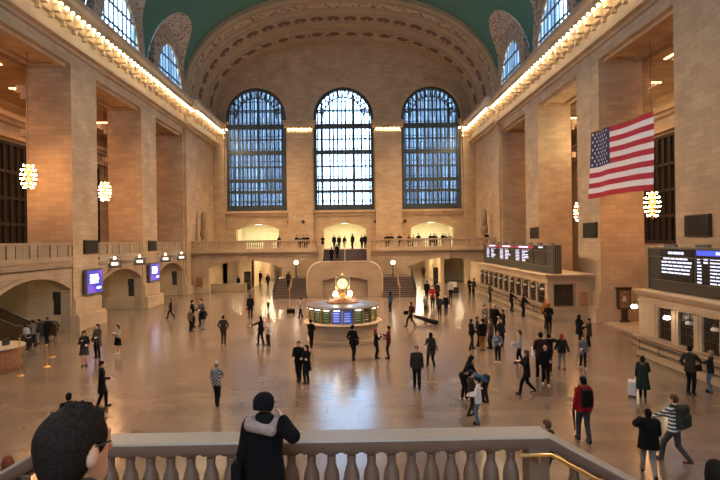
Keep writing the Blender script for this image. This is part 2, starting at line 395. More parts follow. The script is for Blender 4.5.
# windows
SLATS = plain('grey_window_bar', (.09, .105, .12), .5, .3, .15, 6)
def big_window(n, c):
    mb = MB(); Y = YE+.35
    def ring(r0_, r1_, ya, yb):
        pts = [(c+r1_*math.cos(PI*i/28), ZWS+r1_*math.sin(PI*i/28)) for i in range(29)] + [(c-r1_, ZWB), (c-r0_, ZWB)] + [(c+r0_*math.cos(PI*i/28), ZWS+r0_*math.sin(PI*i/28)) for i in range(28, -1, -1)] + [(c+r0_, ZWB), (c+r1_, ZWB)]
        mb.prism(pts, 'y', ya, yb)
    ring(HW-.38, HW, Y-.25, Y+.5)
    fr = struct('window_%d' % n, mb, STEEL)
    m2 = MB()
    for z, h in ((10.3, .75), (11.6, .1), (12.7, .42), (14.25, .5), (16.35, .2), (18.15, .6), (20.2, .18), (21.75, .7), (24.3, .16)):
        hw = HW-.3 if z < ZWS else math.sqrt(max(0, (HW-.3)**2-(z-ZWS)**2))
        m2.box(c-hw, c+hw, Y-.2, Y+.25, z, z+h)
    m2.build('transom', STEEL, fr)
    m3_ = MB(); nb = 15
    for i in range(1, nb):
        x = c-HW+2*HW*i/nb; hw = .13 if i % 2 == 0 else .075
        zt = ZWS+math.sqrt(max(0, (HW-.35)**2-(x-c)**2)); m3_.box(x-hw, x+hw, Y-.05, Y+.15, ZWB+.4, zt)
    m3_.build('mullion', STEEL, fr)
    m4 = MB()                                    # outer skin of the double wall, offset bars
    for i in range(0, 24):
        x = c-HW+2*HW*(i+.5)/24; zt = ZWS+math.sqrt(max(.1, (HW-.3)**2-(x-c)**2)); m4.box(x-.045, x+.045, Y+1.6, Y+1.7, ZWB, zt)
    for z in (11.5, 13.6, 15.2, 17.4, 19.2, 21.0, 23, 24.5, 26): m4.box(c-HW, c+HW, Y+1.58, Y+1.72, z, z+.1)
    m4.build('outer_sash', SLATS, fr)
    m5 = MB(); m5.prism([(c+(HW-.1)*math.cos(PI*i/28), ZWS+(HW-.1)*math.sin(PI*i/28)) for i in range(29)] + [(c-HW+.1, ZWB), (c+HW-.1, ZWB)], 'y', Y+.16, Y+.18)
    m5.build('pane', GLASS, fr)
    # fan of small studs at the head
    m6 = MB()
    for i in range(1, 16):
        a = PI*i/16
        for r in (HW-.75, HW-1.15):
            x, z = c+r*math.cos(a), ZWS+r*math.sin(a); m6.box(x-.1, x+.1, Y-.15, Y+.2, z-.1, z+.1)
        m6.tube([(c+(HW-1.4)*math.cos(a), Y, ZWS+(HW-1.4)*math.sin(a)), (c+(HW-.3)*math.cos(a), Y, ZWS+(HW-.3)*math.sin(a))], .07, 4)
    pts = [(c+(HW-1.35)*math.cos(PI*i/20), Y, ZWS+(HW-1.35)*math.sin(PI*i/20)) for i in range(21)]
    m6.tube(pts, .1, 5); m6.build('fanlight', STEEL, fr)
for i, c in enumerate(WINX): big_window(i+1, c)
# rooms behind the balcony arches
CREAM = plain('cream_plaster', (.74, .68, .50), .7, 0, .05, 2)
mb = MB()
for c in WINX:
    mb.box(c-4.2, c-3.9, YE+1.2, YE+9, ZG-.3, 9); mb.box(c+3.9, c+4.2, YE+1.2, YE+9, ZG-.3, 9); mb.box(c-4.2, c+4.2, YE+9, YE+9.3, ZG-.3, 9)
    mb.box(c-4.2, c+4.2, YE+1.2, YE+9.3, 8.6, 9); mb.box(c-4.2, c+4.2, YE, YE+9.3, ZG-.3, ZG)
struct('balcony_room', mb, CREAM, 'brightly lit cream rooms behind the far balcony arches')

# balcony front, floor and parapet -------------------------------------
mb = MB()
for s_, ca_ in ((-1, -11.75), (1, 12.15)):
    hw = 4.3; x0, x1 = sorted((s_*7.35, s_*(W+.1)))
    ar = arc_pts(ca_, hw, 2.85, .95)
    mb.prism([(x0, 0), (x0, ZG), (x1, ZG), (x1, 0), (ca_+hw, 0)] + ar + [(ca_-hw, 0)], 'y', YB, YB+1.0)
    ar2 = arc_pts(ca_, hw+.35, 2.95, 1.1)
    mb.prism(ar2 + ar[::-1], 'y', YB-.1, YB)
    mb.box(ca_-.35, ca_+.35, YB-.25, YB, 3.6, 4.35)
    xs = sorted((s_*2.75, s_*7.35)); mb.box(xs[0], xs[1], YB, YB+1.0, 0, ZG)
    xs = sorted((s_*2.75, s_*(W+.1)))
    for d, za, zb in ((.12, 4.2, 4.32), (.2, 4.55, 4.68), (.42, 4.68, 4.93)): mb.box(xs[0], xs[1], YB-d, YB, za, zb)
    mb.box(xs[0], xs[1], YB+1, YE, ZG-.35, ZG)
mb.box(-2.75, 2.75, YB+1, YE, ZG-.35, ZG)
struct('balcony', mb, STONE_PLAIN, 'stone balcony across the far end of the hall')
mb = MB()
for s_ in (-1, 1):
    xs = sorted((s_*2.75, s_*(W+.1)))
    mb.box(xs[0], xs[1], YB-.2, YB+.3, ZG+1.02, ZG+1.2); mb.box(xs[0], xs[1], YB-.14, YB+.26, ZG, ZG+.2)
    npan = 5; dx = (xs[1]-xs[0])/npan
    for i in range(npan+1): x = xs[0]+dx*i; mb.box(max(xs[0], x-.4), min(xs[1], x+.4), YB-.12, YB+.22, ZG+.2, ZG+1.02)
    for i in range(npan):
        xa, xb = xs[0]+dx*i+.4, xs[0]+dx*(i+1)-.4
        for j in range(9):
            x = xa+(xb-xa)*(j+.5)/9; mb.lathe([(.09, 0), (.09, .08), (.05, .12), (.1, .3), (.05, .6), (.09, .7), (.09, .84)], (x, YB+.05, ZG+.19), 6)
struct('balcony_parapet', mb, STONE_PLAIN, 'stone balustrade along the far balcony')

# far staircase ----------------------------------------------------------
YL = 57.0; ZL = 2.7
mb = MB()
out = [(2.5, 0), (2.5, 1.72)] + [(q[0], q[1]) for q in arc_pts(0.1, 2.4, 1.72, .42)][1:-1] + [(-2.3, 1.72), (-2.3, 0), (-3.85, 0), (-3.85, 1.9)]
q1 = [(-3.85+1.35*(1-math.cos(t)), 1.9+1.75*math.sin(t)) for t in [PI/2*i/10 for i in range(1, 11)]]
q2 = [(4.02-1.35*(1-math.cos(t)), 1.9+1.75*math.sin(t)) for t in [PI/2*i/10 for i in range(10, 0, -1)]]
mb.prism(out+q1+q2+[(4.02, 1.9), (4.02, 0)], 'y', YL, YL+.5)
mb.box(-3.85, -2.3, YL+.5, YL+7, 0, ZL-.1); mb.box(2.5, 4.02, YL+.5, YL+7, 0, ZL-.1); mb.box(-2.3, 2.5, YL+2.6, YL+7, 0, ZL-.1); mb.box(-3.85, 4.02, YL+.5, YL+2.4, ZL-.4, ZL)
mb.box(-2.75, -2.4, YL+2.4, YB+.1, ZL-.2, ZG+.6); mb.box(2.6, 2.95, YL+2.4, YB+.1, ZL-.2, ZG+.6)
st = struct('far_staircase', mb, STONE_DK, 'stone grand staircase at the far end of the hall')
mb = MB()
rim = [(-3.85, 0.0), (-3.85, 1.9)]+q1+q2+[(4.02, 1.9), (4.02, 0)]
for i in range(len(rim)-1):
    (xa, za), (xb, zb) = rim[i], rim[i+1]; mb.tube([(xa, YL+.2, za), (xb, YL+.2, zb)], .17, 6)
mb.build('rim', STONE_PLAIN, st)
mb = MB()
for i in range(15): x = -2.2+4.6*i/14; mb.box(x-.055, x+.055, YL-.04, YL+.1, 3.2, 3.66)
mb.box(-2.5, 2.7, YL-.05, YL+.35, 3.66, 3.8)
mb.build('landing_rail', STONE_PLAIN, st)
mb = MB()
ns = 13
for i in range(ns): mb.box(-2.4, 2.6, YL+2.4+i*.355, YB+1.02, ZL+(ZG-ZL)*i/ns-(.0 if i else .2), ZL+(ZG-ZL)*(i+1)/ns)
for sx in ((-7.3, -3.95), (4.12, 7.5)):
    for i in range(11): mb.box(sx[0], sx[1], 56+i*.36, YB, 1.87*i/11, 1.87*(i+1)/11)
mb.build('steps', DKSTAIR, st)
mb = MB()
mb.tube([(.1, YL+2.6, ZL+1.0), (.1, YB, ZG+.95)], .05, 6); mb.tube([(.1, YL+2.6, ZL+.05), (.1, YL+2.6, ZL+1.0)], .05, 6); mb.tube([(.1, YB, ZG), (.1, YB, ZG+.95)], .05, 6)
for x in (-5.6, 5.8):
    mb.tube([(x, 55.9, .02), (x, 55.9, .98), (x, 59.9, 2.85), (x, 59.9, 1.9)], .045, 6); mb.tube([(x, 57.9, .9), (x, 57.9, 1.9)], .04, 6); mb.ball((x, 55.9, 1.05), .1)
mb.build('handrail', BRASS, st)
mb = MB()
for xa in (-7.3, 7.5):
    mb.tube([(xa, 55.9, 0), (xa, 55.9, .95), (xa, 59.9, 2.8), (xa, YB, 2.8)], .05, 6)
    for i in range(12): mb.tube([(xa, 56.2+i*.36, 1.87*i/11), (xa, 56.2+i*.36, 1.87*i/11+.95)], .025, 4)
mb.build('railing', BLACK, st)
mb = MB(); mb.box(-2.3, 2.5, YL+.42, YL+.6, 0, 2.3); mb.build('niche_back', STONE_DK, st)

# passages behind the side arches
for nm, x0, x1 in (('left', -16.3, -7.2), ('right', 7.5, 16.6)):
    mb = MB(); mb.box(x0-.4, x0, YB+1, 112, 0, 4.4); mb.box(x1, x1+.4, YB+1, 112, 0, 4.4); mb.box(x0-.4, x1+.4, YB+1, 112, 4.3, 4.55); mb.box(x0-.4, x1+.4, 112, 112.4, 0, 4.5)
    if nm == 'left':
        mb.box(-16.3, -12.2, 72, 72.5, 0, 4.3); mb.box(-16.1, -11.9, YB+1.2, YB+1.6, 0, .95); mb.box(-14.2, -13.7, 71.6, 72, 0, 4.3); mb.box(-12.5, -12.1, 72, 90, 0, 4.3)
    else:
        mb.box(13.2, 16.6, 78, 78.5, 0, 4.3); mb.box(13, 13.5, 74, 90, 0, 4.3)
    for y in (72, 80, 90, 100): mb.box(x0, x0+.6, y, y+.8, 0, 4.3); mb.box(x1-.6, x1, y, y+.8, 0, 4.3); mb.box(x0, x1, y, y+.8, 4.0, 4.3)
    struct('passage_wall', mb, STONE_PLAIN, 'walls of the %s passage under the far balcony' % nm)

# unseen near wall; side windows closed, middle one shortened to cut daylight fill
mb = MB(); ed = [-30.] + [e for c in WINX for e in (c-HW, c+HW)] + [30.]
for i in range(0, 8, 2): mb.box(ed[i], ed[i+1], YW-.6, YW, 0, 37)
for k_, c in enumerate(WINX): mb.box(c-HW, c+HW, YW-.6, YW, 0, ZWB if k_ == 1 else 19); mb.box(c-HW, c+HW, YW-.6, YW, 20 if k_ == 1 else 19, 37)
struct('wall_near', mb, STONE)

# vault with the side windows cut in -------------------------------------
def vx(z): return VA*max(0., 1-(max(0., z-ZS)/VBH)**VN)**(1/VN)
PW, PH, PN = 4.95, 7.5, 2.5
PC = [57.6, 45.4, 33.1, 20.8, 8.4]
ys = set([YW, YB+.2])
for c in PC:
    for i in range(25): ys.add(c+PW*math.copysign(abs(math.cos(PI*i/24))**(2/PN), math.cos(PI*i/24)))
for i in range(40): ys.add(YW+(YB-YW)*i/39)
ys = sorted(y for y in ys if YW <= y <= YB+.2)
def z_low(y):
    for c in PC:
        if abs(y-c) < PW: return PH*(1-abs((y-c)/PW)**PN)**(1/PN)
    return 0.
NT = 61
def vault_pt(i, j):
    y = ys[i]; t0 = math.asin(min(1, (z_low(y)/VBH)**(VN/2))); t = t0+(PI-2*t0)*j/(NT-1)
    c_ = math.cos(t); return (VA*math.copysign(abs(c_)**(2/VN), c_), y, ZS+VBH*max(0, math.sin(t))**(2/VN))
mb = MB(); mb.grid(vault_pt, len(ys), NT)
struct('ceiling', mb, TEAL, smooth=True)
nw = 4
for s in (-1, 1):
    for c in PC:
        mb = MB()
        def pp(i, j):
            a = PI*i/32; sn = max(0, math.sin(a))**(2/PN); cs = math.copysign(abs(math.cos(a))**(2/PN), math.cos(a)); xw, xv = W-.25, max(0, vx(ZS+PH*sn)-.02)
            return (s*(xw+(xv-xw)*j/6), c+PW*cs, ZS+(6.3+(PH-6.3)*j/6)*sn)
        mb.grid(pp, 33, 7)
        mb.grid(lambda i, j: (s*(W-.25), c+(PW if j else 3.75)*math.copysign(abs(math.cos(PI*i/32))**((2/PN) if j else 1), math.cos(PI*i/32)), ZS+(6.3*max(0, math.sin(PI*i/32))**(2/PN) if j else 4.6*math.sin(PI*i/32))), 33, 2)
        o = mb.build('trim_%d' % (nw+6), SCROLL, None, True); o['kind'] = 'structure'
        mb = MB(); X = s*(W-.1)
        for i in range(32):
            a0, a1 = PI*i/32, PI*(i+1)/32
            mb.tube([(X, c+3.8*math.cos(a0), ZS+4.65*math.sin(a0)), (X, c+3.8*math.cos(a1), ZS+4.65*math.sin(a1))], .2, 5)
        fr = struct('window_%d' % nw, mb, ARCHP)
        m2 = MB()
        for i in range(1, 9):
            y = c-3.8+7.6*i/9; zt = ZS+4.6*math.sqrt(1-((y-c)/3.8)**2); m2.box(X-.06, X+.06, y-.07, y+.07, ZS-.1, zt)
        for z in (ZS+1.3, ZS+2.9): hw = 3.8*math.sqrt(1-((z-ZS)/4.6)**2); m2.box(X-.07, X+.07, c-hw, c+hw, z, z+.14)
        m2.build('mullion', STEEL, fr)
        m3_ = MB(); m3_.prism([(c+3.75*math.cos(PI*i/28), ZS-.1+4.65*math.sin(PI*i/28)) for i in range(29)], 'x', X+s*.06, X+s*.08); m3_.build('pane', GLASS, fr)
        nw += 1

# the great arch at the far end
def sweep(prof, n=97):
    """profile = (Y, drop towards the hall); swept round the vault section"""
    def P(i, j):
        t = PI*i/(n-1); Y, d = prof[j]; c_ = math.cos(t); a, b = VA-d, VBH-d*1.9
        return (a*math.copysign(abs(c_)**(2/VN), c_), Y, ZS+b*max(0, math.sin(t))**(2/VN))
    mb = MB(); mb.grid(P, n, len(prof)); return mb
arch = struct('trim_4', sweep([(63.5, -.3), (63.5, .3), (63.75, .42), (64.0, .42), (64.1, .28), (64.35, .28), (64.4, .42), (64.6, .42), (64.65, .3)]), ARCHP)
sweep([(64.65, .3), (66.2, .34)]).build('garland_band', SCROLL2, arch)
sweep([(66.2, .34), (66.25, .5), (66.5, .5), (66.55, .36), (67.6, .38), (67.65, .48), (67.8, .48), (67.85, .42), (70.0, .46), (70.05, .56), (70.2, .56), (70.25, .46), (71.8, .5), (71.85, .72), (72.1, .72), (72.15, .62)]).build('soffit', ARCHP, arch)
sweep([(72.15, .62), (74.0, .66)]).build('vine_band', SCROLL2, arch)
sweep([(74.0, .66), (74.05, .85), (74.35, .85), (74.4, .72), (76.1, .75)]).build('inner_moulding', ARCHP, arch)
def arch_frame(t, Y, d):
    c_ = math.cos(t); a, b = VA-d, VBH-d*1.9
    p = Vector((a*math.copysign(abs(c_)**(2/VN), c_), Y, ZS+b*math.sin(t)**(2/VN)))
    t2 = t+.01; c2 = math.cos(t2); q = Vector((a*math.copysign(abs(c2)**(2/VN), c2), Y, ZS+b*math.sin(t2)**(2/VN)))
    tan = (q-p).normalized(); nrm = Vector((-tan.z, 0, tan.x))
    if nrm.z > 0: nrm = -nrm
    return p, tan, nrm
# spaced by arc length
ts = [PI*i/2000 for i in range(60, 1941)]; pts = [arch_frame(t, 0, 0)[0] for t in ts]
acc = [0.]
for i in range(1, len(pts)): acc.append(acc[-1]+(pts[i]-pts[i-1]).length)
def at_len(f):
    L_ = f*acc[-1]
    for i in range(len(acc)):
        if acc[i] >= L_: return ts[i]
    return ts[-1]
for k in range(22):
    t = at_len((k+.5)/22); p, tan, nrm = arch_frame(t, 68.95, .47); mb = MB()
    for ru, rv, d0, d1 in ((.85, .78, 0, .07), (.55, .5, .07, .13)):
        rr = []
        for dd, sc in ((d0, 1.), (d1, .85)):
            rr.append([tuple(p+nrm*dd+tan*(ru*sc*math.cos(2*PI*i/14))+Vector((0, 1, 0))*(rv*sc*math.sin(2*PI*i/14))) for i in range(14)])
        mb.loft(rr)
    mb.cur = 1; mb.lathe([(.22, -.1), (.2, .1), (.05, .14)], tuple(p+nrm*.14), 8)
    mb.build('rosette', [ROSE, ARCHP], arch, True)
for k in range(20):
    t = at_len((k+.5)/20); p, tan, nrm = arch_frame(t, 73.1, .66); mb = MB()
    rr = []
    for dd, sc in ((0, 1.), (.08, .8)): rr.append([tuple(p+nrm*dd+tan*(.75*sc*math.cos(2*PI*i/12))+Vector((0, 1, 0))*(.6*sc*math.sin(2*PI*i/12))) for i in range(12)])
    mb.loft(rr); mb.build('cartouche', ROSE, arch, True)

# buildings across the street, seen through the tall windows
FAC = masonry('glass_tower_facade', (.012, .018, .028), (.12, .16, .20), (.010, .013, .018), .62, 5.4, .07, .4, .05, .5, .25)
for nm, x0, x1, lab in (('l', -46, -7.6, 'blue grey office tower outside the left tall window'), ('r', 7.4, 46, 'blue grey office tower outside the right tall window')):
    mb = MB(); mb.box(x0, x1, 116, 140, -2, 95)
    for i in range(26):
        x = x0+(x1-x0)*(i+.5)/26; mb.box(x-.16, x+.16, 115.6, 116, 0, 95)
    tag(mb.build('office_tower', FAC), lab, 'building')

# world
wd = bpy.data.worlds.new('sky'); scene.world = wd; wd.use_nodes = True
bg = wd.node_tree.nodes['Background']; bg.inputs[0].default_value = (.55, .76, 1., 1); bg.inputs[1].default_value = 8.2
# ------------------------------------------------------------------ cornice lamps
def lamp_mesh():
    mb = MB(); mb.ball((0, 0, -.11), .10, 7, 5); bulb = mb
    so = MB(); so.lathe([(.14, .0), (.17, .03), (.12, .1), (.06, .14)], (0, 0, -.04), 7)
    return so, bulb
def row(points, label, group):
    first = None
    for p in points:
        if first is None:
            so, bu = lamp_mesh()
            so.v = [(v[0]+p[0], v[1]+p[1], v[2]+p[2]) for v in so.v]; bu.v = [(v[0]+p[0], v[1]+p[1], v[2]+p[2]) for v in bu.v]
            first = thing('cornice_lamp', p, label, 'lamp', group)
            so.build('socket', BRONZE_LT, first); bu.build('bulb', BULB, first, True)
        else:
            c = copy_tree(first); c.location = p
ysl = [29.4+.72*i for i in range(47)]; ysf = [63.2+.72*i for i in range(17)]
row([(-W+1.02, y, 21.3) for y in ysl], 'bare bulb in the glowing row along the left cornice', 'left cornice bulbs')
row([(-W+1.44, y, 21.3) for y in ysf], 'bare bulb on the far projecting stretch of the left cornice', 'left cornice far bulbs')
row([(W-1.02, y, 21.3) for y in ysl], 'bare bulb in the glowing row along the right cornice', 'right cornice bulbs')
row([(W-1.44, y, 21.3) for y in ysf], 'bare bulb on the far projecting stretch of the right cornice', 'right cornice far bulbs')
for (xa, xb), nm in (((-7.95, -4.5), 'pilaster left of the middle window'), ((4.3, 7.85), 'pilaster right of the middle window'), ((-16.6, -16.5), 'corner pilaster left of the left window'), ((16.4, 16.5), 'corner pilaster right of the right window')):
    nn = 6 if xb-xa > 1 else 2
    row([(xa+(xb-xa)*(i+.5)/nn if nn > 2 else xa-.3+.6*i, YE-.86, 21.62) for i in range(nn)], 'bare bulb under the capital of the '+nm, 'bulbs of the '+nm)
# ------------------------------------------------------------------ chandeliers
def chandelier(x, y, z, label):
    t = thing('chandelier', (x, y, z), label, 'chandelier', 'bare bulb chandeliers')
    mb = MB(); mb.lathe([(.03, 1.05), (.08, .98), (.06, .88), (.16, .72), (.2, .4), (.2, -.4), (.14, -.7), (.07, -.86), (.02, -.95)], (x, y, z), 12); mb.build('body', BRONZE_LT, t, True)
    mb = MB(); mb.tube([(x, y, z+1.0), (x, y, ZOPEN-.05)], .016, 5); mb.build('chain', BRONZE, t)
    tiers = ((.70, .22), (.42, .33), (.13, .37), (-.16, .36), (-.45, .31), (-.70, .2))
    for dz, r in tiers:
        mb = MB()
        for k in range(16):
            a0, a1 = 2*PI*k/16, 2*PI*(k+1)/16
            mb.tube([(x+r*math.cos(a0), y+r*math.sin(a0), z+dz), (x+r*math.cos(a1), y+r*math.sin(a1), z+dz)], .035, 4)
        mb.build('ring', BRONZE_LT, t)
    first = None
    for q, (dz, r) in enumerate(tiers):
        n_ = 9 if r > .3 else 6
        for k in range(n_):
            a = 2*PI*(k+.5*(q % 2))/n_; d = Vector(((r+.07)*math.cos(a), (r+.07)*math.sin(a), dz))
            if first is None:
                mb = MB(); mb.ball((x, y, z), .052, 6, 4); first = mb.build('bulb', CHBULB, t, True); first.location = d
            else:
                c = first.copy(); COL.objects.link(c); c.parent = t; c.location = d
    return t
chandelier(-19.8, 35.0, 10.35, 'glowing tiered bulb chandelier hanging in the left opening nearest the camera')
chandelier(-19.8, 45.7, 10.35, 'glowing tiered bulb chandelier hanging in the second opening of the left wall')
chandelier(19.85, 33.7, 8.0, 'glowing tiered bulb chandelier behind the lower right corner of the flag')
chandelier(19.85, 44.5, 8.1, 'glowing tiered bulb chandelier in the opening left of the flag')
chandelier(-19.8, 20.8, 10.35, 'bulb chandelier in the left wall beside the camera')
chandelier(19.85, 20.8, 8.0, 'bulb chandelier in the right wall beside the camera')
# wall sconce in the right gallery
t = thing('wall_lantern', (21.6, 46.6, 14.2), 'long lit lantern in the right gallery left of the flag', 'lantern')
mb = MB(); mb.lathe([(.12, 0), (.22, .1), (.22, 1.1), (.12, 1.2)], (21.6, 46.6, 14.2), 8); mb.build('shade', PANELW, t)
mb = MB(); mb.lathe([(.2, -.25), (.26, -.1), (.26, 0)], (21.6, 46.6, 14.2), 8); mb.tube([(21.6, 46.6, 15.4), (21.6, 46.6, ZOPEN-.3)], .03, 5); mb.build('frame', BRONZE, t)

# gallery lamps in the ceilings of the alcoves, passages and rooms (real ceiling fittings)
def ceiling_lamp(x, y, z, w, d, label, group, mat=None):
    t = thing('ceiling_lamp', (x, y, z-.08), label, 'lamp', group)
    mb = MB(); mb.box(x-w/2-.06, x+w/2+.06, y-d/2-.06, y+d/2+.06, z-.06, z-.002); mb.build('housing', GREYF, t)
    mb = MB(); mb.box(x-w/2, x+w/2, y-d/2, y+d/2, z-.085, z-.062); mb.build('diffuser', mat or PANELW, t)
for i, y in enumerate((69, 75, 83, 94, 105)):
    nth = ('nearest the hall', 'second from the hall', 'third from the hall', 'fourth from the hall', 'farthest from the hall')[i]
    ceiling_lamp(-9.6, y, 4.3, 2.0, .8, 'square ceiling lamp of the left passage, '+nth, 'left passage lamps')
    ceiling_lamp(10.3, y, 4.3, 2.0, .8, 'square ceiling lamp of the right passage, '+nth, 'right passage lamps')
ceiling_lamp(-13.5, 67.5, 4.3, .8, .5, 'small ceiling lamp by the left wall of the left passage', 'left passage lamps')
ceiling_lamp(14.6, 69, 4.3, .8, .5, 'small ceiling lamp by the right wall of the right passage', 'right passage lamps')
for nm, c, k in (('left', WINX[0], 1.), ('middle', WINX[1], 1.), ('right', WINX[2], 1.)):
    ceiling_lamp(c, YE+4.5, 8.6, 3.4, 2.4, 'bright lamp on the ceiling behind the %s balcony arch' % nm, 'balcony room lamps', ROOMLAMP)
for i, (y0, y1) in enumerate(BAYS[2:]):
    ceiling_lamp(-W-2.6, (y0+y1)/2-1.0, ZG-.6, 1.2, .4, 'lamp in the ceiling of the left alcove ' + ('beside the camera', 'with the escalator', 'below the two nearer hanging signs', 'farthest from the camera')[i], 'alcove lamps')

# globe lamps on the far stairs
for px, nm in ((296, 'left'), (393, 'right')):
    x, y, z = on_y(px, 262.5, 60.6)
    t = thing('globe_lamp', (x, y, 1.87), 'white globe lamp on a post over the %s flight of the far stairs' % nm, 'lamp', 'stair globe lamps')
    mb = MB(); mb.lathe([(.2, 0), (.2, .1), (.08, .2), (.06, .6), (.05, z-1.87-.3), (.12, z-1.87-.2), (.12, z-1.87-.17)], (x, y, 1.87), 10); mb.build('post', BRONZE, t, True)
    mb = MB(); mb.ball((x, y, z), .23, 12, 8); mb.build('globe', GLOBE, t, True)

# ------------------------------------------------------------------ departure boards and ticket offices
SCREEN = plain('board_black', (.012, .013, .016), .25)
TXT = glow('board_white_text', (.62, .70, 1.), .85, (.8, .8, .9))
TXTB = glow('board_blue_text', (.25, .34, .8), .5, (.4, .4, .9))
HEADR = glow('board_red_header', (.20, .015, .04), .5, (.3, .03, .05))
HEADB = glow('board_blue_header', (.02, .07, .55), .7, (.1, .1, .8))
BOARDM = plain('board_casing', (.05, .047, .035), .4, .2, .15, 4)
BOARDL = plain('board_casing_trim', (.17, .16, .11), .4, .4, .1, 4)
rnd = random.Random(3)
def words(mb, X, ya, yb, z, h):
    """one line of small lettering, broken into word lengths (facing the hall, ya > yb)"""
    y = ya
    while y > yb+.1:
        w = rnd.uniform(.15, .55); e = max(yb, y-w); mb.box(X-.012, X, e, y, z-h/2, z+h/2); y = e-rnd.uniform(.05, .09)
def board(X, Y0, Y1, screens, label):
    t = thing('departure_board', ((X+.3), (Y0+Y1)/2, 3.36), label, 'display board', 'departure boards')
    mb = MB(); mb.box(X, X+.6, Y0, Y1, 3.37, 5.42); mb.build('casing', BOARDM, t)
    mb = MB()
    for z in (3.85, 4.98, 5.38): mb.box(X-.05, X, Y0, Y1, z, z+.035)
    for y in (Y0, Y1-.05): mb.box(X-.06, X, y, y+.05, 3.37, 5.45)
    for i in range(4): mb.box(X+.05+i*.16, X+.09+i*.16, Y0-.03, Y0, 3.4, 5.4)
    mb.box(X-.06, X+.62, Y0, Y1, 5.42, 5.47); mb.build('trim', BOARDL, t)
    for i in range(int((Y1-Y0)/2.4)): mb = MB(); mb.box(X+.2, X+.4, Y0+.8+i*2.4, Y0+1.6+i*2.4, 5.47, 5.6); mb.build('ballast_box', GREYF, t)
    for ya, yb, kind in screens:                 # ya far end, yb near end
        mb = MB(); mb.box(X-.03, X, yb+.06, ya-.06, 3.9, 5.36); sc_ = mb.build('screen', SCREEN, t)
        if kind == 'list':
            m = MB(); m.box(X-.04, X-.03, yb+.1, ya-.1, 5.12, 5.35); m.build('header', HEADR, sc_)
            m = MB(); w = ya-yb; words(m, X-.042, ya-w*.25, yb+w*.25, 5.235, .12)
            for i in range(8):
                z = 4.98-i*.13; words(m, X-.032, ya-.3, ya-w*.27, z, .05)
            m.build('text', TXT, sc_)
            m = MB()
            for i in range(8): words(m, X-.032, ya-w*.42, ya-w*rnd.uniform(.55, .8), 4.98-i*.13, .05)
            m.build('train_rows', TXTB if False else TXT, sc_)
        elif kind == 'notice':
            m = MB(); w = ya-yb; words(m, X-.032, ya-w*.28, yb+w*.22, 5.2, .11)
            for i in range(5): words(m, X-.032, ya-(.35 if i == 0 else .2), yb+(.3 if i == 0 else .14), 4.93-i*.165, .07)
            m.build('text', TXT, sc_)
        elif kind == 'table':
            m = MB(); m.box(X-.04, X-.03, yb+.1, ya-.1, 5.13, 5.35); m.build('header', HEADB, sc_)
            m = MB(); w = ya-yb; words(m, X-.042, ya-w*.36, ya-w*.6, 5.24, .11)
            for i in range(8):
                z = 4.98-i*.145; words(m, X-.032, ya-.15, ya-.42, z, .06); words(m, X-.032, ya-1.0, yb+.3, z, .055)
                if i < 2: words(m, X-.032, ya-.58, ya-.85, z, .075)
            m.build('text', TXT, sc_)
        else:
            m = MB(); m.box(X-.035, X-.03, ya-(ya-yb)*.75, ya-(ya-yb)*.4, 5.2, 5.3); m.build('text', TXT, sc_)
board(15.5, 38.9, 59.4, [(58.4, 53.4, 'list'), (53.2, 48.3, 'list'), (48.1, 43.15, 'list'), (42.95, 40.4, 'blank')], 'long black departure board with three lit train lists above the far ticket office')
board(16.0, 15.0, 27.2, [(26.2, 23.55, 'notice'), (23.45, 19.6, 'table'), (19.4, 16, 'table')], 'black departure board with white notice lines and blue header at the right edge')

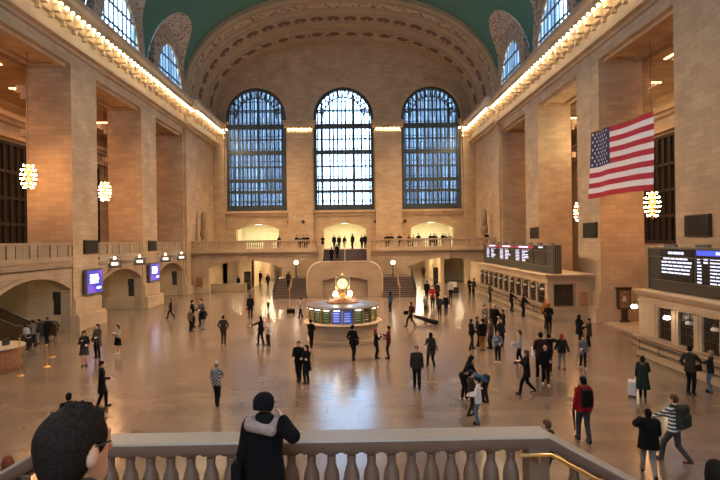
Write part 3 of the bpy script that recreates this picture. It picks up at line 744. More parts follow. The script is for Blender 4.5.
BOWL = glow('lit_bowl', (1, .86, .62), 8.); BOWLOFF = plain('frosted_bowl', (.62, .56, .46), .4, 0, .05)
DARKW = plain('ticket_window_dark', (.03, .022, .016), .25, 0, .3, 5)
INTER = plain('ticket_interior', (.28, .19, .11), .7, 0, .3, 4)
def office(X, Y0, Y1, wins, arched, label, lit):
    t = thing('ticket_office', ((X+W)/2, (Y0+Y1)/2, 0), label, 'ticket office', 'ticket offices')
    zt = 3.34
    # body with openings, built as base, lintel and piers
    mb = MB(); zw0, zw1 = 1.12, 2.62
    mb.box(X, W, Y0, Y1, 0, .0+zw0); mb.box(X, W, Y0, Y1, zw1, zt-.3)
    ys_ = [Y0]+[v for a, b in wins for v in (a, b)]+[Y1]
    for i in range(0, len(ys_), 2): mb.box(X, X+.5, ys_[i], ys_[i+1], zw0, zw1)
    mb.box(X+.5, W, Y0, Y0+.4, zw0, zw1); mb.box(X+.5, W, Y1-.4, Y1, zw0, zw1)
    if arched:
        for a, b in wins:
            c, r = (a+b)/2, (b-a)/2
            arc = [(c+r*math.cos(PI*i/10), zw1-r+r*math.sin(PI*i/10)) for i in range(11)]
            mb.prism([(b, zw1)]+arc[:6], 'x', X+.1, X+.5); mb.prism([(a, zw1)]+arc[5:][::-1], 'x', X+.1, X+.5)
    mb.build('body', STONE_PLAIN, t)
    mb = MB()
    for d, za, zb in ((.08, zt-.62, zt-.54), (.1, zt-.3, zt-.22), (.2, zt-.22, zt-.1), (.32, zt-.1, zt)): mb.box(X-d, W-.02, Y0-d, Y1, za, zb)
    mb.build('cornice', STONE_PLAIN, t)
    mb = MB(); mb.box(X-.14, X, Y0-.14, Y1, 0, .35); mb.box(X-.14, W-.5, Y0-.14, Y0, 0, .35); mb.box(X-.1, X, Y0-.1, Y1, .35, .9); mb.box(X-.1, W-.5, Y0-.1, Y0, .35, .9); mb.build('base', STONE_DK, t)
    mb = MB(); mb.box(X-.32, X, Y0-.05, Y1, .98, 1.1); mb.build('shelf', MARBLE_BR, t)
    mb = MB(); mb.tube([(X-.42, Y0+.1, .88), (X-.42, Y1, .88)], .035, 6); mb.tube([(X-.42, Y0+.1, .55), (X-.42, Y1, .55)], .025, 6)
    k = Y0+.2
    while k < Y1: mb.tube([(X-.42, k, .88), (X-.42, k, .42), (X-.1, k, .42)], .022, 5); k += 1.7
    mb.build('rail', BRONZE, t)
    for i, (a, b) in enumerate(wins):
        mb = MB(); mb.box(X+.12, X+.18, a, b, zw0, zw1); w = mb.build('ticket_window', DARKW, t)
        mb = MB()
        for q in range(1, 5): y = a+(b-a)*q/5; mb.box(X+.07, X+.1, y-.012, y+.012, zw0, zw1-.1)
        for z in (zw0+.02, zw0+.5, zw0+.85, zw1-.4): mb.box(X+.06, X+.11, a, b, z, z+.03)
        mb.build('grille', BRONZE, w)
        y = a-.28 if i else a-.5
        mb = MB(); mb.tube([(X, y, 2.62), (X-.3, y, 2.7), (X-.36, y, 2.5)], .025, 5); mb.lathe([(.05, 2.5), (.09, 2.46), (.11, 2.4)], (X-.36, y, 0), 8); br_ = mb.build('lamp_bracket', BRONZE, t)
        mb = MB(); mb.lathe([(.07, 2.4), (.13, 2.35), (.155, 2.28), (.12, 2.23), (.02, 2.21)], (X-.36, y, 0), 12); mb.build('lamp_bowl', BOWL if i in lit else BOWLOFF, br_, True)
        mb = MB(); pc = (b+(wins[i+1][0] if i+1 < len(wins) else b+.5))/2; mb.box(X-.03, X, pc-.1, pc+.1, 1.1, 2.62); mb.box(X-.06, X, pc-.14, pc+.14, 2.62, 2.74); mb.build('pilaster', STONE_PLAIN, t)
    mb = MB(); xw = (X+.5, X+1.75)
    mb.box(xw[0], xw[1], Y0-.04, Y0, 1.15, 2.6); e = mb.build('end_window', DARKW, t)
    mb = MB()
    for z in (1.1, 1.75, 2.55): mb.box(xw[0]-.06, xw[1]+.06, Y0-.09, Y0, z, z+.08)
    for x in (xw[0]-.06, xw[1], (xw[0]+xw[1])/2): mb.box(x, x+.05, Y0-.08, Y0, 1.1, 2.6)
    mb.build('frame', BRONZE, e)
    if arched:
        mb = MB(); mb.box(17.25, 17.85, Y0-.05, Y0, .95, 2.1); nb_ = mb.build('notice_frame', BRONZE_LT, t)
        mb = MB(); mb.box(17.33, 17.77, Y0-.06, Y0-.05, 1.03, 2.02); mb.build('notice', plain('notice_brown', (.30, .15, .07), .5, 0, .35, 12), nb_)
        for xq in (16.95, 18.0): mb = MB(); mb.box(xq, xq+.18, Y0-.08, Y0, .95, zt-.62); mb.build('pilaster', STONE_PLAIN, t)
    return t
office(14.95, 38.6, 60.2, [(39.2+1.82*i, 40.82+1.82*i) for i in range(11)], True, 'stone ticket office with a row of arched windows below the far departure board', ())
office(15.5, 11.0, 27.3, [(11.55+1.62*i, 12.65+1.62*i) for i in range(9)], False, 'stone ticket office with square windows and bowl lamps at the right edge', (8, 9, 5, 3, 1))
# end bowl lamp of the near office
x, y = 15.3, 27.75
t = thing('bowl_lamp', (x, 27.4, 2.2), 'lit glass bowl lamp on the far corner of the right-edge ticket office', 'lamp')
mb = MB(); mb.tube([(15.6, 27.28, 2.7), (15.5, 27.6, 2.75), (15.45, 27.65, 2.55)], .025, 5); mb.lathe([(.04, 2.58), (.1, 2.5)], (15.45, 27.65, 0), 8); mb.build('bracket', BRONZE, t)
mb = MB(); mb.lathe([(.08, 2.5), (.14, 2.44), (.17, 2.36), (.12, 2.31), (.02, 2.28)], (15.45, 27.65, 0), 12); mb.build('bowl', BOWL, t, True)

# ------------------------------------------------------------------ information booth and clock
bx_, by_ = .33, 32.9
t = thing('information_booth', (bx_, by_, 0), 'round marble information booth with lit displays in the middle of the hall', 'booth')
mb = MB(); mb.lathe([(2.2, 0), (2.2, .18), (2.14, .2), (2.14, 1.0), (2.0, 1.05)], (bx_, by_, 0), 48); mb.build('base', STONE_DK, t)  # darker limestone stands in for the shade on the base
mb = MB(); mb.lathe([(2.12, 1.03), (2.34, 1.06), (2.38, 1.11), (2.34, 1.17), (2.0, 1.18)], (bx_, by_, 0), 48); mb.build('counter', STONE_PLAIN, t, True)
mb = MB(); mb.lathe([(2.04, 1.98), (2.2, 2.0), (2.24, 2.06), (2.2, 2.14), (1.9, 2.2), (.9, 2.24)], (bx_, by_, 0), 48); mb.build('roof', plain('booth_roof', (.17, .15, .14), .3, .4, .1, 4), t, True)
mb = MB(); mb.lathe([(1.0, 2.2), (1.0, 2.3), (.92, 2.34), (.86, 2.46), (.8, 2.5), (.3, 2.55)], (bx_, by_, 0), 32); mb.build('pedestal', WOODM, t, True)
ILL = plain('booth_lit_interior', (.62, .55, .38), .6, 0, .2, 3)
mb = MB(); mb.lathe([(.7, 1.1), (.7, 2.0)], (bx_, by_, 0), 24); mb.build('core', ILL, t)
mb = MB(); mb.lathe([(2.0, 1.0), (2.0, 1.04)], (bx_, by_, 0), 40); mb.build('inner_floor', WOODM, t)
SCRB = glow('booth_blue_screen', (.04, .08, .32), .35, (.05, .08, .3)); SCRG = glow('booth_green_poster', (.07, .12, .05), .08, (.06, .09, .04)); SCRD = plain('booth_brochures', (.05, .06, .035), .5, 0, .9, 22)
BLAMP = glow('booth_lamp', (1, .92, .78), 5.)
for k in range(20):
    a = -PI/2+2*PI*(k+.5)/20; ha = 2*PI/20*.44
    def q(r, b, z): return (bx_+r*math.cos(b), by_+r*math.sin(b), z)
    mb = MB(); mb.loft([[q(2.02, a-ha, 1.2), q(2.02, a+ha, 1.2), q(2.02, a+ha, 1.93), q(2.02, a-ha, 1.93)], [q(1.97, a-ha, 1.2), q(1.97, a+ha, 1.2), q(1.97, a+ha, 1.93), q(1.97, a-ha, 1.93)]])
    m_ = SCRB if k in (0, 19) else (SCRG if k in (1, 18, 3, 17, 10) else SCRD)
    pnl = mb.build('display', m_, t)
    mm = MB()
    for i in range(4):
        z = 1.34+i*.14
        mm.loft([[q(2.03, a-ha*.75, z), q(2.03, a+ha*(.2+.15*(i % 3)), z), q(2.03, a+ha*(.2+.15*(i % 3)), z+.055), q(2.03, a-ha*.75, z+.055)], [q(2.021, a-ha*.75, z), q(2.021, a+ha*.5, z), q(2.021, a+ha*.5, z+.055), q(2.021, a-ha*.75, z+.055)]])
    mm.build('print', TXTB if m_ is SCRB else plain('booth_print', (.30, .33, .22), .6, 0, .4, 30), pnl)
    b = a+2*PI/40
    mb = MB(); mb.loft([[q(2.1, b-.02, 1.17), q(2.1, b+.02, 1.17), q(1.98, b+.02, 1.17), q(1.98, b-.02, 1.17)], [q(2.1, b-.02, 2.0), q(2.1, b+.02, 2.0), q(1.98, b+.02, 2.0), q(1.98, b-.02, 2.0)]]); mb.build('post', BRASS, t)
    if k not in (2, 0, 8, 13): mb = MB(); mb.lathe([(.17, 0), (.17, .03)], q(2.0, a, 1.955), 10); mb.build('canopy_lamp', BLAMP, t)
FACE = glow('clock_face', (1, .82, .48), .55, (.9, .8, .5))
t = thing('ball_clock', (bx_, by_, 2.55), 'four-faced brass ball clock on top of the round information booth', 'clock')
mb = MB(); mb.lathe([(.42, 2.53), (.4, 2.6), (.2, 2.66), (.12, 2.75), (.2, 2.84), (.13, 2.9), (.22, 2.95), (.12, 3.0)], (bx_, by_, 0), 20); mb.build('stem', BRASS, t, True)
zc = 3.38
mb = MB(); mb.ball((bx_, by_, zc), .39, 20, 14); mb.build('ball', BRASS, t, True)
mb = MB(); mb.lathe([(.1, .36), (.16, .4), (.06, .46), (.09, .53), (.03, .62), (.01, .7)], (bx_, by_, zc), 12); mb.build('finial', BRASS, t, True)
for k in range(4):
    a = PI/2*k+PI/4*0-PI/2; d = Vector((math.cos(a), math.sin(a), 0)); sd = Vector((-math.sin(a), math.cos(a), 0)); c = Vector((bx_, by_, zc))
    def disc(r0_, r1_, da, db, n_=24):
        m = MB(); m.loft([[tuple(c+d*da+sd*(r0_*math.cos(2*PI*i/n_))+Vector((0, 0, r0_*math.sin(2*PI*i/n_)))) for i in range(n_)], [tuple(c+d*db+sd*(r1_*math.cos(2*PI*i/n_))+Vector((0, 0, r1_*math.sin(2*PI*i/n_)))) for i in range(n_)]]); return m
    disc(.36, .37, .2, .42).build('bezel', BRASS, t, True)
    f_ = disc(.32, .32, .40, .43).build('face', FACE, t)
    m = MB()
    for i in range(12):
        u = 2*PI*i/12; p = c+d*.435+sd*(.265*math.cos(u))+Vector((0, 0, .265*math.sin(u))); m.box(p.x-.018, p.x+.018, p.y-.018, p.y+.018, p.z-.018, p.z+.018)
    for ang, ln in ((.6, .16), (2.2, .25)):
        p0 = c+d*.44; p1 = p0+sd*(ln*math.cos(ang))+Vector((0, 0, ln*math.sin(ang))); m.tube([p0, p1], .012, 4)
    m.build('hands', BLACK, f_)
for k in range(4):
    a = PI/4+PI/2*k; x, y = bx_+.62*math.cos(a), by_+.62*math.sin(a)
    lt = thing('globe_lamp', (x, y, 2.5), 'small bright globe lamp at the foot of the clock, ' + ('back right', 'back left', 'front left', 'front right')[k], 'lamp', 'clock globe lamps')
    m = MB(); m.lathe([(.08, 2.5), (.05, 2.56), (.07, 2.62)], (x, y, 0), 8); m.build('socket', BRASS, lt)
    m = MB(); m.ball((x, y, 2.74), .14, 10, 8); m.build('globe', GLOBE, lt, True)

# ------------------------------------------------------------------ flag
RED = plain('flag_red', (.42, .012, .032), .75, 0, .05, 3); WHT = plain('flag_white', (.74, .68, .66), .75, 0, .04, 3); NAVY = plain('flag_navy', (.020, .030, .105), .75, 0, .05, 3)
fx = 12.84; fy0, fy1, fz0, fz1 = 25.6, 21.2, 7.80, 10.97        # left (far), right (near), bottom, top
t = thing('flag', (fx, (fy0+fy1)/2, fz0), 'large stars and stripes flag hanging in front of the right wall', 'flag')
def fp(u, v, e=0.):                                # u left->right, v bottom->top
    sag = -.10*math.sin(PI*u)*v + .05*math.sin(PI*u)*(1-v)
    return (fx-.52*(1-u)+.10*math.sin(u*7+v*1.5)+.06*math.sin(u*13)+e-.25*(1-v)*.4, fy0+(fy1-fy0)*u-(.12*(1-v))*(1 if u > .5 else .3), fz0+(fz1-fz0)*v+sag)
mb = MB(); nu = 40; nvs = 26; cu = .41
V = [fp(i/nu, j/nvs) for i in range(nu+1) for j in range(nvs+1)]
F1 = []
base = len(mb.v); mb.v += V
for i in range(nu):
    for j in range(nvs):
        mb.f.append([i*(nvs+1)+j, (i+1)*(nvs+1)+j, (i+1)*(nvs+1)+j+1, i*(nvs+1)+j+1])
        stripe = j//2
        mb.mi.append(2 if (i < nu*cu and stripe >= 6) else (0 if stripe % 2 == 0 else 1))
o = mb.build('cloth', [RED, WHT, NAVY], t, True)
mb = MB()
for r_ in range(9):
    nS = 6 if r_ % 2 == 0 else 5
    for q in range(nS):
        u = cu*((q+.5)/6 + (0 if r_ % 2 == 0 else .5/6)); v = 6/13+(7/13)*(r_+.7)/9.4
        for e in (-.02, .02):
            pts = []
            for i in range(10):
                a = PI/2+PI*i/5; R_ = .088 if i % 2 == 0 else .036
                pts.append(fp(u+R_*math.cos(a)/5.5, v+R_*math.sin(a)/3.17, e))
            n0 = len(mb.v); mb.v += pts+[fp(u, v, e)]
            for i in range(10): mb.f.append([n0+i, n0+(i+1) % 10, n0+10]); mb.mi.append(0)
mb.build('stars', WHT, t)
mb = MB(); mb.tube([fp(0, 1), fp(.25, 1), fp(.5, 1), fp(.75, 1), fp(1, 1), (fx, fy1-.25, fz1+.0)], .035, 6); mb.build('pole', BRONZE_LT, t)
mb = MB()
for u in (0, 1.):
    p = fp(u, 1); mb.tube([p, (p[0], p[1], 32.6)], .004, 4)
mb.build('cable', GREYF, t)

# ------------------------------------------------------------------ panels, signs, screens on the walls
def wall_panel(s, y0, y1, z0, z1, label, group):
    X = s*(W); t = thing('wall_speaker', (X-s*.08, (y0+y1)/2, z0), label, 'speaker', group)
    a, b = sorted((X-s*.02, X-s*.16)); mb = MB(); mb.box(a, b, y0, y1, z0, z1); mb.build('casing', BRONZE, t)
    a, b = sorted((X-s*.16, X-s*.18)); mb = MB(); nq = 9
    for i in range(nq): y = y0+.1+(y1-y0-.2)*i/(nq-1); mb.box(a, b, y-.04, y+.04, z0+.08, z1-.08)
    mb.build('grille', BLACK, t)
wall_panel(1, 37.9, 40.0, 5.95, 7.05, 'dark square speaker grille on the stone pier left below the flag', 'right wall speakers')
wall_panel(1, 25.75, 27.7, 5.95, 7.05, 'largest dark square speaker grille, on the pier at the right edge', 'right wall speakers')
wall_panel(1, 49.95, 52.0, 5.9, 7.0, 'small dark speaker grille above the far departure board', 'right wall speakers')
wall_panel(-1, 38.9, 40.9, 5.25, 6.25, 'dark square speaker grille above the larger blue screen', 'left wall speakers')
wall_panel(-1, 51.1, 53.0, 5.2, 6.2, 'dark square speaker grille above the smaller blue screen', 'left wall speakers')
ADB = glow('ad_blue', (.03, .035, .40), .6, (.05, .05, .4)); ADP = glow('ad_purple', (.09, .05, .45), .6, (.2, .1, .4)); ADW = glow('ad_white', (.9, .9, 1.), 1.8)
def ad_screen(y0, y1, z0, z1, label):
    X = -W; t = thing('advertising_screen', (X+.2, (y0+y1)/2, z0), label, 'screen', 'advertising screens')
    mb = MB(); mb.box(X+.18, X+.36, y0, y1, z0, z1); mb.build('frame', GREYF, t)
    mb = MB(); mb.box(X+.0, X+.18, y0+.3, y1-.3, z0+.3, z1-.3); mb.build('bracket', BLACK, t)
    x = X+.36; mb = MB(); mb.box(x, x+.012, y0+.12, y1-.12, z0+.12, z1-.12); sc_ = mb.build('display', ADB, t)
    h = z1-z0; w = y1-y0; mb = MB()
    mb.prism([(y0+.13, z0+.13), (y0+w*.6, z0+.13), (y0+w*.25, z0+h*.42), (y0+.13, z0+h*.36)], 'x', x+.012, x+.018); mb.prism([(y1-.13, z1-.13), (y1-w*.35, z1-.13), (y1-.13, z1-h*.4)], 'x', x+.012, x+.018); mb.build('colour_patch', ADP, sc_)
    mb = MB()
    for i in range(3): mb.box(x+.012, x+.024, y0+w*.2, y0+w*(.68+.06*(i % 2)), z0+h*(.74-.13*i)-.08, z0+h*(.74-.13*i)+.08)
    mb.box(x+.012, x+.024, y0+w*.6, y0+w*.86, z0+h*.2, z0+h*.27); mb.build('lettering', ADW, sc_)
ad_screen(38.6, 41.1, 2.3, 4.15, 'blue lit advertising screen on the nearer left pier')
ad_screen(50.6, 53.2, 2.3, 4.1, 'smaller blue lit advertising screen on the farther left pier')
SIGNW = glow('sign_white', (1, .93, .8), 2.6)
for y, lab in ((43.2, 'hanging box sign nearest the larger blue screen'), (48.2, 'hanging box sign left of the smaller blue screen'), (54.8, 'hanging box sign just right of the smaller blue screen'), (59.9, 'farthest hanging box sign on the left wall')):
    X = -W; z = 4.05; t = thing('hanging_sign', (X+.5, y, z), lab, 'sign', 'track signs')
    mb = MB(); mb.box(X-.1, X+.9, y-.12, y+.12, z, z+.62); mb.build('box', plain('sign_frame', (.16, .13, .10), .5), t)
    mb = MB(); mb.box(X+.0, X+.8, y-.14, y-.12, z+.1, z+.52); mb.build('panel', plain('sign_panel', (.30, .25, .19), .5), t)
    mb = MB(); mb.box(X+.18, X+.42, y-.15, y-.14, z+.22, z+.4); mb.box(X+.47, X+.66, y-.15, y-.14, z+.22, z+.4); mb.build('lettering', SIGNW, t)
    mb = MB(); mb.tube([(X-.1, y, z+.68), (X+.4, y-.1, z+.8)], .03, 5); mb.tube([(X-.1, y, z+.62), (X-.1, y, z+.72)], .03, 5); br_ = mb.build('lamp_arm', BRONZE, t)
    mb = MB(); mb.ball((X+.42, y-.15, z+.78), .1, 8, 6); mb.build('lamp', GLOBE, br_, True)
# dark framed panels at the side of each left alcove
for i, (yy, lab) in enumerate(((37.5, 'tall dark framed panel beside the escalator'), (49.9, 'tall dark framed panel left of the smaller blue screen'), (61.95, 'dark framed panel in the farthest left alcove'))):
    xa, xb = -19.7, -18.98; t = thing('framed_panel', ((xa+xb)/2, yy-.05, 1.05), lab, 'panel', 'alcove panels')
    mb = MB(); mb.box(xa, xb, yy-.07, yy-.005, 1.05, 2.72); mb.build('frame', BRONZE, t)
    mb = MB(); mb.box(xa+.07, xb-.07, yy-.085, yy-.07, 1.13, 2.64); mb.build('board', BLACK, t)
# brown notice by the left passage
x0, y_, z1 = on_y(195.5, 277, YB-.12); x1, _, z0 = on_y(202.5, 287.5, YB-.12)
t = thing('notice_board', ((x0+x1)/2, YB-.05, z0), 'small brown notice board left of the left passage arch', 'notice board')
mb = MB(); mb.box(x0, x1, YB-.1, YB-.005, z0, z1); mb.build('frame', BRONZE_LT, t)
mb = MB(); mb.box(x0+.07, x1-.07, YB-.12, YB-.1, z0+.07, z1-.07); mb.build('sheet', plain('notice_rust', (.26, .10, .05), .6, 0, .2, 6), t)
# round dark bosses below the far windows
for px, py in ((289, 222.5), (303.5, 222), (375.5, 221.5), (405, 221)):
    x, y, z = on_y(px, py, YE-.02); mb = MB(); mb.prism([(x+.24*math.cos(2*PI*i/14), z+.24*math.sin(2*PI*i/14)) for i in range(14)], 'y', (YE-.75 if -7.9 < x < -4.5 or 4.3 < x < 7.8 else YE-.16), YE-.02)
    mb.prism([(x+.14*math.cos(2*PI*i/14), z+.14*math.sin(2*PI*i/14)) for i in range(14)], 'y', (YE-.8 if -7.9 < x < -4.5 or 4.3 < x < 7.8 else YE-.24), YE-.1)
    tag(mb.build('round_speaker', BRONZE), 'small round dark speaker below the far windows, %s' % ('left side of the left pilaster' if px == 289 else 'right side of the left pilaster' if px == 303.5 else 'left side of the right pilaster' if px == 375.5 else 'right side of the right pilaster'), 'speaker', 'round speakers')
CANDM = plain('aged_bronze_stone', (.24, .165, .10), .6, 0, .15, 8)
# gilt torcheres on the balcony corners
for px, py0, py1, lab in ((203.5, 242, 211, 'tall stone and bronze candelabrum on the balcony by the left wall'), (484, 237, 208, 'tall stone and bronze candelabrum on the balcony by the right wall')):
    x, y, zt = on_y(px, py1, 67.0); h = zt-ZG
    t = thing('candelabrum', (x, y, ZG), lab, 'candelabrum', 'balcony candelabra')
    mb = MB(); mb.lathe([(.42, 0), (.42, .5), (.34, .6), (.3, 1.3), (.38, 1.4)], (x, y, ZG), 10); mb.build('plinth', STONE_DK, t)
    mb = MB(); mb.lathe([(.46, 1.4), (.34, 1.6), (.5, 2.0), (.44, 2.5), (.3, 2.7), (.36, 2.95), (.34, h-.35), (.2, h-.12), (.08, h)], (x, y, ZG), 10); mb.build('stem', CANDM, t, True)
    mb = MB()
    for k in range(4): a = PI/4+PI/2*k; mb.tube([(x, y, ZG+2.1), (x+.3*math.cos(a), y+.3*math.sin(a), ZG+2.3), (x+.4*math.cos(a), y+.4*math.sin(a), ZG+2.75)], .06, 5)
    mb.build('arm', CANDM, t)

# information kiosks in and before the passages
def kiosk(px0, px1, pyt, Y, label, gr='passage kiosks'):
    x0, _, zt = on_y(px0, pyt, Y); x1 = on_y(px1, pyt, Y)[0]; c = (x0+x1)/2
    t = thing('kiosk', (c, Y, 0), label, 'kiosk', gr)
    mb = MB(); mb.bbox((c, Y, zt/2+.05), (x1-x0, .4, zt-.1), .03); mb.build('case', BLACK, t)
    mb = MB(); mb.box(x0-.1, x1+.1, Y-.3, Y+.3, 0, .1); mb.build('foot', GREYF, t)
    mb = MB(); mb.box(x0+.08, x1-.08, Y-.21, Y-.2, zt*.55, zt-.15); s_ = mb.build('screen', plain('kiosk_grey', (.09, .075, .06), .3, 0, .4, 8), t)
    mb = MB(); mb.box(x0+.08, x1-.08, Y-.21, Y-.2, zt*.28, zt*.5); mb.build('poster', plain('kiosk_brown', (.12, .06, .035), .4, 0, .4, 8), t)
kiosk(244.3, 250.8, 271.5, 66.8, 'tall black information kiosk in the mouth of the left passage')
kiosk(433.2, 438, 267.5, 68.5, 'tall black information kiosk in the mouth of the right passage')
x0, y_, _ = on_z(449, 294); x1 = on_z(458.5, 294)[0]
t = thing('display_stand', ((x0+x1)/2, y_, 0), 'low black display stand by the right passage', 'stand')
mb = MB(); mb.box(x0, x1, y_-.2, y_+.2, .08, .75); mb.build('case', BLACK, t); mb = MB(); mb.box(x0+.05, x1-.05, y_-.15, y_+.15, 0, .08); mb.build('base', GREYF, t)
mb = MB(); mb.box(x0+.15, x1-.15, y_-.06, y_+.06, .75, 1.3); mb.build('placard', plain('placard_white', (.7, .66, .58), .6), t)
# ornate sign stand in the right passage
x, y, _ = on_z(624, 321.5, .09)
t = thing('sign_stand', (x, y, .09), 'ornate dark bronze sign stand beside the right stone pier', 'stand')
mb = MB(); mb.box(x-.32, x+.32, y-.25, y+.25, .09, .2); mb.box(x-.2, x+.2, y-.15, y+.15, .2, .95); mb.build('pedestal', BRONZE, t)
mb = MB(); mb.box(x-.45, x+.45, y-.12, y+.12, .95, 2.35); mb.box(x-.52, x+.52, y-.16, y+.16, 2.35, 2.47); mb.build('frame', BRONZE, t)
mb = MB(); mb.box(x-.36, x+.36, y-.14, y-.12, 1.05, 2.25); mb.build('board', plain('stand_board', (.22, .13, .07), .5, 0, .6, 9), t)
mb = MB(); mb.box(x-.14, x+.1, y-.15, y-.14, 1.5, 1.85); mb.build('sheet', MARBLE_TOP, t)

# ------------------------------------------------------------------ left foreground floor: desk, stanchions, escalator
x, y = -16.5, 26.3
t = thing('reception_desk', (x, y, 0), 'round wooden desk with a pale top at the left edge', 'desk')
mb = MB(); mb.lathe([(1.2, 0), (1.2, .1), (1.25, .12), (1.28, 1.02)], (x, y, 0), 36); mb.build('body', WOODM, t)
mb = MB(); mb.lathe([(1.25, 1.02), (1.4, 1.03), (1.42, 1.07), (1.4, 1.12), (.9, 1.12)], (x, y, 0), 36); mb.build('top', plain('desk_top', (.36, .29, .21), .4), t)
mb = MB(); mb.bbox((x+.55, y+.2, 1.28), (.1, .5, .32)); mb.box(x+.45, x+.65, y+.1, y+.3, 1.12, 1.15); tag(mb.build('monitor', BLACK), 'small black monitor on the round desk', 'monitor')
def stanchion(px, py, pyt, label, h):
    x, y, _ = on_z(px, py); t = thing('stanchion', (x, y, 0), label, 'stanchion', 'queue posts')
    mb = MB(); mb.lathe([(.17, 0), (.17, .02), (.12, .05), (.03, .07)], (x, y, 0), 14); mb.build('foot', BRASS, t, True)
    mb = MB(); mb.lathe([(.03, .05), (.03, h-.1)], (x, y, 0), 10); mb.build('post', BRASS, t)
    mb = MB(); mb.lathe([(.045, h-.12), (.05, h-.02), (.03, h)], (x, y, 0), 10); mb.build('cap', BRASS, t, True)
    return x, y
a = stanchion(20, 376, 335, 'tall brass queue post nearest the round desk', 1.75); b = stanchion(47, 367, 345, 'brass queue post at the near end of the rope', 1.1); c = stanchion(52.5, 357, 332, 'brass queue post farthest from the desk', 1.15)
def rope(p, q, h, label):
    mb = MB(); n_ = 10; mb.tube([(p[0]+(q[0]-p[0])*i/n_, p[1]+(q[1]-p[1])*i/n_, h-.18*math.sin(PI*i/n_)) for i in range(n_+1)], .03, 6)
    tag(mb.build('rope', BLACK), label, 'rope', 'queue ropes')
rope(a, b, .95, 'dark queue rope between the tall post and the near brass post'); rope(b, c, .98, 'dark queue rope between the two lower brass posts')
# escalator
t = thing('escalator', (-20.5, 34.4, 0), 'dark escalator rising out of the left alcove', 'escalator')
def esc_z(x): return max(0, (-19.9-x)*.42)
for y in (33.5, 35.3):
    mb = MB(); pr = [(-18.3, .0), (-18.3, .75), (-18.45, .9), (-19.6, .92), (-19.9, .95), (-24, .95+esc_z(-24)), (-24, esc_z(-24)-.2), (-20.6, 0)]
    mb.prism(pr, 'y', y-.05, y+.05); mb.build('balustrade', plain('escalator_panel', (.07, .04, .022), .25, .2), t)
    mb = MB(); mb.tube([(-18.45, y, .3), (-18.2, y, .45), (-18.15, y, .7), (-18.3, y, .93), (-18.6, y, .98), (-19.6, y, 1.0), (-19.9, y, 1.02), (-24, y, 1.02+esc_z(-24))], .06, 6); mb.build('handrail', BLACK, t, True)
mb = MB()
for i in range(12):
    x = -19.9-i*.34; mb.box(x-.34, x, 33.55, 35.25, max(0, esc_z(x-.34)-.3), max(.04, esc_z(x-.34)))
mb.box(-19.9, -18.3, 33.55, 35.25, 0, .03); mb.build('steps', GREYF, t)

# ------------------------------------------------------------------ foreground balustrade and the stair the camera stands on
RX0, RX1 = -2.55, 3.22; RZ = 3.69; YR0, YR1 = 6.22, 6.6
t = thing('balustrade', ((RX0+RX1)/2, 6.4, ZL), 'stone balustrade with pale rail in the foreground', 'balustrade')
TOPM = masonry('rail_marble', (.29, .25, .205), (.265, .228, .188), (.18, .155, .13), 4.0, 4.0, .004, .4, .05)
BALM = plain('baluster_stone_shaded', (.15, .088, .058), .55, 0, .08, 5)  # brown darkened to put the camera side's shade into the colour
SL = .56
mb = MB(); mb.loft([[(RX0-.02, YR0, RZ-.02), (RX0-.02, YR0+.012, RZ), (RX0-.02, YR1-.012, RZ), (RX0-.02, YR1, RZ-.02)], [(RX1+.02, YR0, RZ-.02), (RX1+.02, YR0+.012, RZ), (RX1+.02, YR1-.012, RZ), (RX1+.02, YR1, RZ-.02)]])
for sgn, xr in ((1, RX1), (-1, RX0)):
    a = xr; b = xr+sgn*4.8; dz = SL*4.8
    A = [(a, YR0, RZ-.02), (a, YR0+.012, RZ), (a, YR1-.012, RZ), (a, YR1, RZ-.02)]; B = [(b, p[1], p[2]-dz) for p in A]; mb.loft([A, B])
mb.build('rail_top', TOPM, t)
mb = MB()
def raked(mb, a, b, z, dz, y0, y1, h):
    mb.loft([[(a, y0, z), (a, y1, z), (a, y1, z+h), (a, y0, z+h)], [(b, y0, z+dz), (b, y1, z+dz), (b, y1, z+dz+h), (b, y0, z+dz+h)]])
for y0, y1, z, h in ((YR0+.01, YR1-.01, RZ-.08, .06), (YR0+.03, YR1-.03, RZ-.13, .05), (YR0+.07, YR1-.07, RZ-.165, .035)):
    mb.box(RX0, RX1, y0, y1, z, z+h)
    raked(mb, RX1, RX1+4.8, z, -SL*4.8, y0, y1, h); raked(mb, RX0, RX0-4.8, z, -SL*4.8, y0, y1, h)
mb.build('rail_moulding', BALM, t)
mb = MB(); mb.box(RX0, RX1, YR0+.02, YR1-.02, ZL-.04, ZL+.16)
raked(mb, RX1, RX1+4.8, ZL-.04, -SL*4.8, YR0+.02, YR1-.02, .2); raked(mb, RX0, RX0-4.8, ZL-.04, -SL*4.8, YR0+.02, YR1-.02, .2)
mb.build('plinth', BALM, t)
yc = (YR0+YR1)/2
for xa, xb in ((RX0, RX0+.2), (RX1-.22, RX1+.02)): mb = MB(); mb.box(xa, xb, YR0+.06, YR1-.06, ZL+.1, RZ-.12); mb.build('post', BALM, t)
bz = ZL+.16; bh = RZ-.165-bz
def baluster(x, dz, first=[None]):
    if first[0] is None:
        m = MB(); y = yc
        m.box(-.085, .085, y-.085, y+.085, 0, .06)
        m.lathe([(.06, .06), (.085, .09), (.06, .13), (.075, .17), (.093, .24), (.096, .32), (.088, .39), (.068, .45), (.054, .49), (.049, .54), (.055, .565), (.055, .585), (.047, .595), (.062, .615), (.08, .63), (.08, bh-.03)], (0, y, 0), 16)
        m.box(-.088, .088, y-.088, y+.088, bh-.03, bh)
        m.v = [(v[0], v[1], v[2]) for v in m.v]
        o = m.build('baluster', BALM, None, True, origin=(0, yc, 0)); o.parent = t; first[0] = o
    else:
        o = first[0].copy(); COL.objects.link(o); o.parent = t
    o.location = (x-t.location.x, yc-t.location.y, bz+dz-t.location.z)
PITCH = .237
x = RX1-.40
